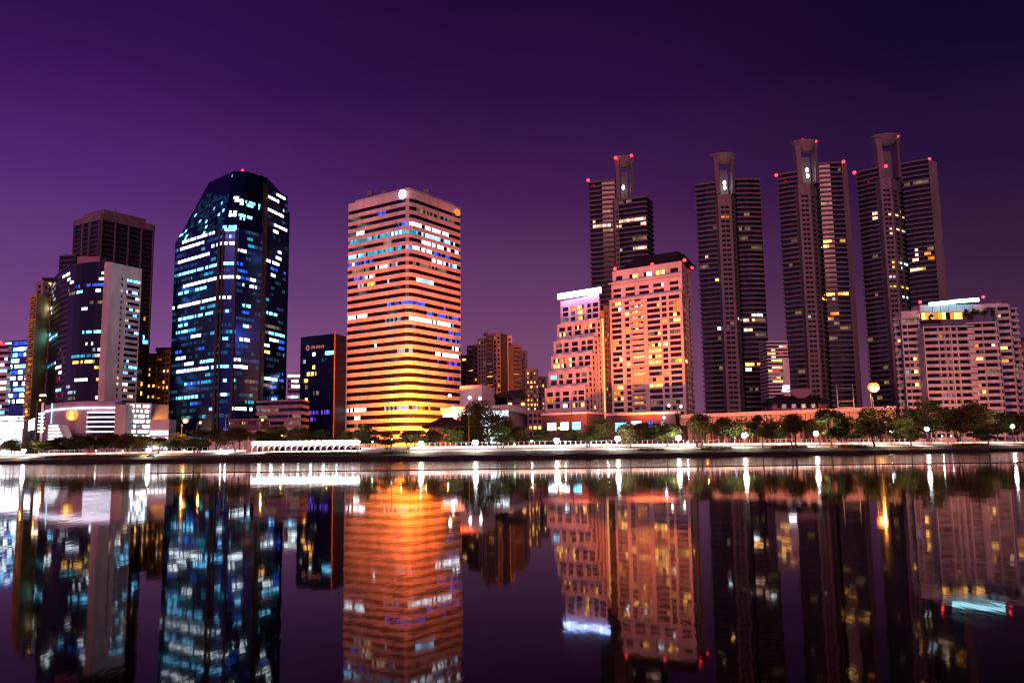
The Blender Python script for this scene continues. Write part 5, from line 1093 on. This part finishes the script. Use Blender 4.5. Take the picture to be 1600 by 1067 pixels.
# ---- lamps
def lamp_proto(h, r, em, arm=0):
    post = MB(); post.tube((0, 0, 0), (0, 0, .25), .16, .13, 8); post.tube((0, 0, .25), (0, 0, h - r), .08, .06, 8)
    head = MB(); 
    if arm: post.tube((0, 0, h - .1), (arm, 0, h + .5), .06, .05, 6); head.ball((arm, 0, h + .35), r, n=14, k=10, sz=.92)
    else: head.ball((0, 0, h), r, n=12, k=8)
    cap = MB(); cap.tube((arm, 0, (h + .35 + r * .8 if arm else h + r * .8)), (arm, 0, (h + .35 + r * 1.15 if arm else h + r * 1.15)), r * .7, r * .3, 10)
    return post.mesh('post', [G['steel']]), head.mesh('lamp_head', [em]), cap.mesh('cap', [G['dark']])
PL = {}
def put_lamp(name, px, py, s, r, em, col, power, label, group, cat='street lamp', Yabs=None, arm=0, soft=None):
    if Yabs: x, y, z = X(px, Yabs), Yabs, GZ
    else: x, y, z = park(px, s)
    xt, zt = T(px, py, y); x = xt - arm; h = zt - z - (.35 if arm else 0); key = (round(h, 1), r, em.name, arm)
    if key not in PL: PL[key] = lamp_proto(h, r, em, arm)
    o = bpy.data.objects.new(name, None); COL.objects.link(o); o.location = (x, y, z); tag(o, label, cat, group)
    for nm_, me in zip(('post', 'lamp_head', 'cap'), PL[key]): c = bpy.data.objects.new(nm_, me); COL.objects.link(c); c.parent = o
    if power:
        ld = bpy.data.lights.new('lamp_light', 'POINT'); ld.energy = power; ld.color = col; ld.shadow_soft_size = soft or r * .55
        lo = bpy.data.objects.new('lamp_light', ld); COL.objects.link(lo); lo.parent = o; lo.location = (arm, -(r + .5) if em.name == 'big sodium globe' else 0, h + (.35 if arm else 0) - (r * .8 if em.name == 'big sodium globe' else 0))
    return o
WL = (1, .86, .80)
PARK_L = [(1, 690, 'at the very left edge of the path'), (37, 704, 'second from the left edge'), (232, 703, 'left of the navy glass tower'), (658, 693, 'in front of the orange pavilion'), (743, 691, 'below the biggest dark tree'), (831, 689, 'small one between dark green trees'), (870, 688, 'below the ziggurat tower'), (965, 685, 'below the brick podium left part'), (1060, 684, 'below the corner of the brick podium'), (1163, 680, 'below the left end of the orange parapet'), (1275, 677, 'between two fan stemmed dark trees'), (1392, 672, 'right of the big orange street lamp'), (1448, 670, 'below the left side of the terraced block'), (1582, 666, 'near the right edge of the view')]
for px, py, w_ in PARK_L:
    small = px in (831,); put_lamp('park_lamp', px, py, 5.6, .36 if small else .85, WHITE_E, WL, 1500 if small else 6500, 'bright white globe lamp on a slim post, ' + w_, 'white park lamps along the shore path')
SMALL_L = [(288, 703, 12, 'pale green one below the two orange lamps', GREEN_E, (.4, 1, .5)), (345, 702, 12, 'left one below the bent lamp pole', WHITE_E, WL), (352, 704, 10, 'right one below the bent lamp pole', WHITE_E, WL), (562, 690, 14, 'left of the green lit tree', GREEN_E, (.35, 1, .3)), (582, 690, 15, 'right of the green lit tree', GREEN_E, (.35, 1, .3)), (612, 686, 20, 'bluish one right of the green lit tree', BLUEL_E, (.3, .6, 1)), (804, 694, 14, 'green one under the dark green tree', GREEN_E, (.4, 1, .5)), (1148, 683, 14, 'close to the left of a bigger lamp', BLUEL_E, (.6, .8, 1)), (150, 704, 14, 'under the dark trees below the podium', WARMW_E, (1, .8, .5)), (192, 704, 12, 'below the parking decks', WARMW_E, (1, .8, .5)), (1472, 681, 16, 'left of the white path glow', WHITE_E, WL), (1486, 681, 18, 'in the white path glow', BLUEL_E, (.7, .8, 1)),
 (905, 697, 15, 'first of a row right of the ziggurat lamp', WHITE_E, WL), (920, 696, 15, 'second of a row right of the ziggurat lamp', WHITE_E, WL), (934, 695, 15, 'third of a row right of the ziggurat lamp', WHITE_E, WL), (950, 694, 15, 'fourth of a row right of the ziggurat lamp', WHITE_E, WL), (1074, 691, 13, 'close to the right of the podium corner lamp', WHITE_E, WL), (883, 690, 15, 'just right of the ziggurat lamp', WHITE_E, WL)]
for px, py, s_, w_, em, c_ in SMALL_L: put_lamp('bollard_lamp', px, py, s_, .28, em, c_, 900, 'short lamp with a small bright head, ' + w_, 'small lamps by the shore path')
SOD = [(290, 657, 300, .95, 6000, 'big orange one left of two in front of the navy tower'), (313, 660, 318, .5, 2000, 'smaller orange one right of the big one before the navy tower'), (410, 656, 340, .5, 2200, 'before the pink gallery'), (512, 675, 330, .5, 1800, 'behind the arcade at the indigo block'), (874, 669, 322, .5, 2000, 'before the ziggurat podium'), (1365, 605, 288, 1.9, 26000, 'tallest and brightest, before the rightmost slim tower'), (627, 675, 300, .3, 900, 'left of two small ones at the striped tower foot'), (643, 675, 306, .3, 900, 'right of two small ones at the striped tower foot'), (666, 673, 306, .42, 1500, 'beside the orange pavilion'), (41, 643, 350, .45, 700, 'at the brown balconied tower'), (63, 625, 352, .4, 600, 'on the sign pylon side'), (69, 669, 350, .4, 1200, 'beside the slanted shop'), (220, 660, 345, .4, 1000, 'at the parking decks')]
for px, py, Y_, r, pw_, w_ in SOD: put_lamp('street_lamp', px, py, 0, r, BIGSOD_E if r > .9 else SODIUM_E, (1, .30, .04), pw_, 'orange sodium street lamp, ' + w_, 'orange street lamps of the road behind the park', Yabs=Y_, arm=1.2, soft=.12 if r > .9 else None)
for px, py, Y_, w_ in ((1104, 672, 338, 'added behind the first trees under the left end of the parapet'), (1166, 668, 338, 'added behind the trees under the left part of the parapet'), (1219, 666, 338, 'added between two multi stemmed trees under the parapet'), (1268, 664, 336, 'added left of the tall fan stemmed tree under the parapet'), (1336, 662, 336, 'added right of the tall fan stemmed tree under the parapet'), (1408, 655, 335, 'added behind the orange tinted tree at right'), (1505, 655, 372, 'behind the rusty lit trees before the terraced block'), (1556, 652, 380, 'behind the rightmost rusty trees'), (930, 674, 326, 'left of the podium lamp behind the trees'), (1028, 672, 326, 'behind the trees at the podium right part'), (700, 676, 306, 'in front of the orange pavilion wall'), (365, 678, 300, 'behind the yellow green tree left of the arcade'), (440, 680, 300, 'behind the left half of the arcade')):
    put_lamp('street_lamp', px, py, 0, .34, SODIUM_E, (1, .24, .025), 2200, 'small orange sodium street lamp, ' + w_, 'orange street lamps of the road behind the park', Yabs=Y_, arm=1.2)  # lamps below the parapet are added to pool orange light on the wall
# unlit tall poles
for i, (px, pt, Y_, lab) in enumerate(((351, 649, 300, 'tall bent pole before the white roofed hall'), (449, 642, 310, 'tall pale pole before the low reddish block'), (894.5, 612, 310, 'tall orange lit pole before the ziggurat tower'), (733, 632, 318, 'thin pole in front of the pink hall'), (1369, 620, 300, 'thin pole under the brightest orange lamp'), (612, 640, 300, 'thin red lit mast before the striped tower'), (587, 650, 300, 'short thin mast left of the red lit mast'))):
    x = X(px, Y_); z = zof(px, pt, Y_); m = MB(); m.tube((x, Y_, GZ), (x, Y_, z), .16, .09, 8); o = m.build('pole', G['steel'], None, (x, Y_, GZ)); tag(o, lab, 'pole', 'unlit poles along the road')
    if i == 0: m2 = MB(); m2.tube((x, Y_, z), (x - 1.4, Y_, z + .6), .08, .06, 6); m2.box((x - 2.2, Y_ - .15, z + .5), (x - 1.3, Y_ + .15, z + .7)); m2.build('bracket', G['steel'], o, (x, Y_, GZ))
b = Thing('gantry', 'orange lit steel gantry with cross bars left of the big orange lamp', 'gantry', (X(1320, 300), 300, GZ), None)
xg = [T(1307, 600, 300)[0], T(1332, 598, 300)[0]]; zg = zof(1320, 600, 300)
for xx in xg: m = MB(); m.tube((xx, 300, GZ), (xx, 300, zg), .22, .18, 8); b.part('post', m, G['steel'])
for py in (606, 627, 636): m = MB(); z_ = zof(1320, py, 300); m.tube((xg[0], 300, z_), (xg[1], 300, z_), .12, .12, 6); b.part('cross_bar', m, G['steel'])
# extra sodium floodlights hidden behind trees, giving facades and elevated road orange light
FL = [(636, 'striped tower foot, hidden behind the trees'), ]
def flood(px, py, Y_, tgt, power, col, angle, label, spread=.3):
    x, z = T(px, py, Y_); b = Thing('floodlight', label, 'floodlight', (x, Y_, GZ), 'floodlights aimed at buildings')
    m = MB(); m.tube((x, Y_, GZ), (x, Y_, z - .3), .12, .1, 8); b.part('post', m, G['steel'])
    m = MB(); m.box((x - .35, Y_ - .25, z - .3), (x + .35, Y_ + .25, z + .2)); b.part('housing', m, G['dark'])
    m = MB(); m.box((x - .28, Y_ - .18, z + .21), (x + .28, Y_ + .22, z + .25)); b.part('lens', m, SODIUM_E)
    ld = bpy.data.lights.new('flood_light', 'SPOT'); ld.energy = power; ld.color = col; ld.spot_size = math.radians(angle); ld.spot_blend = 1; ld.shadow_soft_size = .4
    lo = bpy.data.objects.new('flood_light', ld); COL.objects.link(lo); lo.parent = b.o; lo.location = (0, 0, z + .6 - GZ)
    lo.rotation_euler = (Vector(tgt) - Vector((x, Y_, z + .6))).to_track_quat('-Z', 'Y').to_euler()
cx, cy = E_pc
flood(641, 684, 384, (cx, cy, 18), 400000, (1, .21, .004), 150, 'floodlight at the foot of the striped tower corner')
flood(690, 684, 352, (cx + 14, cy + 20, 50), 820000, (1, .10, .008), 72, 'floodlight aimed at the right face of the striped tower')
flood(612, 684, 350, (cx - 12, cy + 10, 58), 620000, (1, .135, .03), 66, 'floodlight aimed at the left face of the striped tower')
flood(1215, 690, 330, (X(1200, 352), 352, 14), 15000, (1, .15, .012), 150, 'floodlight below the elevated road parapet, middle')
flood(1110, 690, 330, (X(1110, 352), 352, 14), 11000, (1, .14, .012), 150, 'floodlight below the elevated road parapet, left')
flood(1320, 690, 330, (X(1320, 352), 352, 14), 24000, (1, .17, .008), 150, 'floodlight below the elevated road parapet, right')
flood(715, 690, 308, (X(700, 322), 322, 8), 6000, (1, .2, .01), 150, 'floodlight before the timber roofed pavilion')
flood(1010, 688, 325, (X(1010, 380), 380, 50), 470000, (1, .16, .04), 58, 'floodlight aimed at the pink residence')
flood(890, 688, 330, (X(905, 380), 380, 35), 230000, (1, .15, .07), 56, 'floodlight aimed at the ziggurat tower')
flood(1500, 690, 390, (X(1500, 440), 440, 25), 80000, (1, .24, .10), 130, 'floodlight aimed at the terraced block')
flood(245, 690, 380, (X(250, 440), 440, 45), 90000, (1, .50, .08), 70, 'floodlight aimed at the golden tower')

# ---- white lit arcade
x0, y0, z0 = park(392, 9); x1, y1, z1 = park(558, 9)
b = Thing('arcade', 'long white glowing arcade with flared columns beside the lake', 'arcade', ((x0 + x1) / 2, (y0 + y1) / 2, z0))
zc0 = zof(392, 697, y0); zt0 = zof(392, 690.5, y0); zc1 = zof(558, 696.5, y1); zt1_ = zof(558, 688, y1)
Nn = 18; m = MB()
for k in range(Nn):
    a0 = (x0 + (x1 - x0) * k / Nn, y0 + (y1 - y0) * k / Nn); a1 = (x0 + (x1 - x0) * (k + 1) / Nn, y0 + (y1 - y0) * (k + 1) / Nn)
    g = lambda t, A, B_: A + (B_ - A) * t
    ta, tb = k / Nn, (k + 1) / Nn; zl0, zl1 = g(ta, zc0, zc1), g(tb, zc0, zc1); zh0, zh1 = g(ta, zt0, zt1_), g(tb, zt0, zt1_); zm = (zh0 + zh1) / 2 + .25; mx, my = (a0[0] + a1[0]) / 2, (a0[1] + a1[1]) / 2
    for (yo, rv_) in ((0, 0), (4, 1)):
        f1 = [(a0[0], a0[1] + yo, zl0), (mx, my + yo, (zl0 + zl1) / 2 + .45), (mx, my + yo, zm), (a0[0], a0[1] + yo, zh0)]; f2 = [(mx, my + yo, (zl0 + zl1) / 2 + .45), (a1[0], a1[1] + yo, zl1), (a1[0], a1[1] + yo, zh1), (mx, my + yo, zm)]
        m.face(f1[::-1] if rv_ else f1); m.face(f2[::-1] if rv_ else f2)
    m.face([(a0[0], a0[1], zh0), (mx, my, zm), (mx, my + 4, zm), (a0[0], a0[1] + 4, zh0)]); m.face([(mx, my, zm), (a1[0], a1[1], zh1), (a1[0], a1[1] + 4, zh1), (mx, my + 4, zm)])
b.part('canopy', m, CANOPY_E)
for k in range(Nn + 1):
    t = k / Nn; xx, yy = x0 + (x1 - x0) * t, y0 + (y1 - y0) * t; zl = zc0 + (zc1 - zc0) * t; m = MB()
    m.tube((xx, yy + .5, z0 - .6), (xx, yy + .5, zl - 1.0), .14, .14, 8); m.tube((xx, yy + .5, zl - 1.0), (xx, yy + .5, zl + .3), .14, .75, 10); b.part('column', m, G['white'])
for k in range(8):
    t = (k + .5) / 8; ld = bpy.data.lights.new('canopy_light', 'POINT'); ld.energy = 500; ld.color = (1, .85, .8); ld.shadow_soft_size = .5
    lo = bpy.data.objects.new('canopy_light', ld); COL.objects.link(lo); lo.parent = b.o; lo.location = (x0 + (x1 - x0) * t - b.loc[0], y0 + (y1 - y0) * t + 2 - b.loc[1], zc0 - .6 - b.loc[2])
# ---- fence behind the path, in panels
fence_lab = {0: 'low pale wall with thin railings behind the shore path, left part', 1: 'low pale wall with thin railings behind the shore path, middle part before the striped tower', 2: 'low pale wall with thin railings behind the shore path, right of the ziggurat lamp', 3: 'low pale wall with thin railings behind the path at the right'}
for seg_i, (pa_, pb__) in enumerate(((60, 380), (565, 860), (860, 1180), (1180, 1560))):
    N_ = int((pb__ - pa_) / 8); pts = [park(pa_ + (pb__ - pa_) * k / N_, 16.5) for k in range(N_ + 1)]
    b = Thing('railing_fence', fence_lab[seg_i], 'fence', pts[0])
    m = MB()
    for p_, q_ in zip(pts, pts[1:]): m.obox(p_[:2], q_[:2], 3.2, 4.15, .15, -.15)
    b.part('low_wall', m, G['pinkw'])
    m = MB()
    for p_, q_ in zip(pts, pts[1:]): m.obox(p_[:2], q_[:2], 5.15, 5.22, .05, -.05)
    b.part('top_rail', m, G['steel'])
    for p_ in pts[::1]: m = MB(); m.box((p_[0] - .09, p_[1] - .09, 4.15), (p_[0] + .09, p_[1] + .09, 5.2)); b.part('post', m, G['white'])
# glowing strip added along the inner path edge to make the path read bright
PATH_GLOW_E = emit('warm white path glow', (1, .82, .74), 1.8)
kn = PATH_GLOW_E.node_tree.nodes; kl = PATH_GLOW_E.node_tree.links; kt = kn.new('ShaderNodeTexCoord'); kno = kn.new('ShaderNodeTexNoise'); kno.inputs['Scale'].default_value = .16; kno.inputs['Detail'].default_value = 6; kno.inputs['Roughness'].default_value = .7
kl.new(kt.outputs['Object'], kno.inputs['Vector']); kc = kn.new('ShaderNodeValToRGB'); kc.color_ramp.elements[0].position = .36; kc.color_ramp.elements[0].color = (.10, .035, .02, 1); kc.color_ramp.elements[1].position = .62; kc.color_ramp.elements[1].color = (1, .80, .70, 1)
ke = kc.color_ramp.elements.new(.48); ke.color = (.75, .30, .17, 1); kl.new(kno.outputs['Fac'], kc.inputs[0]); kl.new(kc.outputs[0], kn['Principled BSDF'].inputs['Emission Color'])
for pa_, pb__, lab in ((-60, 60, 'faint warm added glow strip at the left end of the path'), (62, 384, 'warm white added glow strip along the path left of the arcade'), (640, 905, 'warm white added glow strip along the path below the pink hall and ziggurat tower'), (905, 1092, 'warm white added glow strip along the path below the brick podium'), (1100, 1280, 'warm white added glow strip behind the multi stemmed trees'), (1284, 1480, 'warm white added glow strip below the big orange lamp'), (1484, 1640, 'warm white added glow strip at the right end of the path')):
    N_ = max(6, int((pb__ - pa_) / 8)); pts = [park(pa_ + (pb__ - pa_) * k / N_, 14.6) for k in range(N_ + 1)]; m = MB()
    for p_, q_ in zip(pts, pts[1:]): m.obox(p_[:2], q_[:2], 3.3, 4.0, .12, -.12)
    o = m.build('added_glow_strip', PATH_GLOW_E, None, pts[0]); tag(o, lab, 'light strip', 'added glow strips along the shore path')
# hedge mounds
def hedge(pa_, pb__, s, h, label):
    R = random.Random(pa_); m = MB(); px = pa_
    x0, y0, z0 = park((pa_ + pb__) / 2, s)
    L = abs(park(pb__, s)[0] - park(pa_, s)[0])
    for i in range(int(L * 60)):
        x, y, z = park(pa_ + (pb__ - pa_) * R.random(), s + R.uniform(-.9, .9)); t_ = abs((x - x0) / (L / 2)); hh = h * (1 - .35 * t_ ** 4)
        p = Vector((x, y, z + R.uniform(0, hh))); sz = R.uniform(.14, .3); d1 = Vector((R.gauss(0, 1), R.gauss(0, 1), R.gauss(0, 1))).normalized(); d2 = d1.orthogonal().normalized()
        m.face([p - d1 * sz, p + d2 * sz * .6, p + d1 * sz, p - d2 * sz * .6])
    o = m.build('hedge', LEAF, None, (x0, y0, z0)); tag(o, label, 'hedge', 'low hedges on the bank')
for pa_, pb__, s_, h_, lab in ((1095, 1145, 4.2, .75, 'low dark hedge on the bank left of a multi stemmed tree'), (1205, 1262, 4.2, .8, 'low green hedge on the bank between multi stemmed trees'), (1310, 1356, 4.2, .75, 'low dark hedge left of the trunk below the orange lamp'), (1488, 1545, 4.2, .9, 'low dark hedge on the bank at the right'), (595, 640, 4.5, .7, 'low dark hedge right of the arcade'), (995, 1040, 4, .5, 'thin low hedge right of the podium lamp'), (415, 560, 4.8, .5, 'long low hedge before the arcade columns'), (70, 240, 5, .5, 'long low hedge at the left below the podium')): hedge(pa_, pb__, s_, h_, lab)
# ---- floating boom
m = MB(); bx0 = X(228, 100)
pts = [(bx0 + k * 2.0, 100 + .25 * math.sin(k * .4), .03) for k in range(int((130 - bx0) / 2))]
for p_, q_ in zip(pts, pts[1:]): m.tube(p_, q_, .035, .035, 6)
o = m.build('floating_rope', G['dark']); tag(o, 'thin dark floating rope stretched across the lake', 'rope')
fl = MB(); fl.ball((0, 0, 0), .09, n=8, k=6, sz=.8); fme = fl.mesh('rope_float', [G['dark']])
# finish
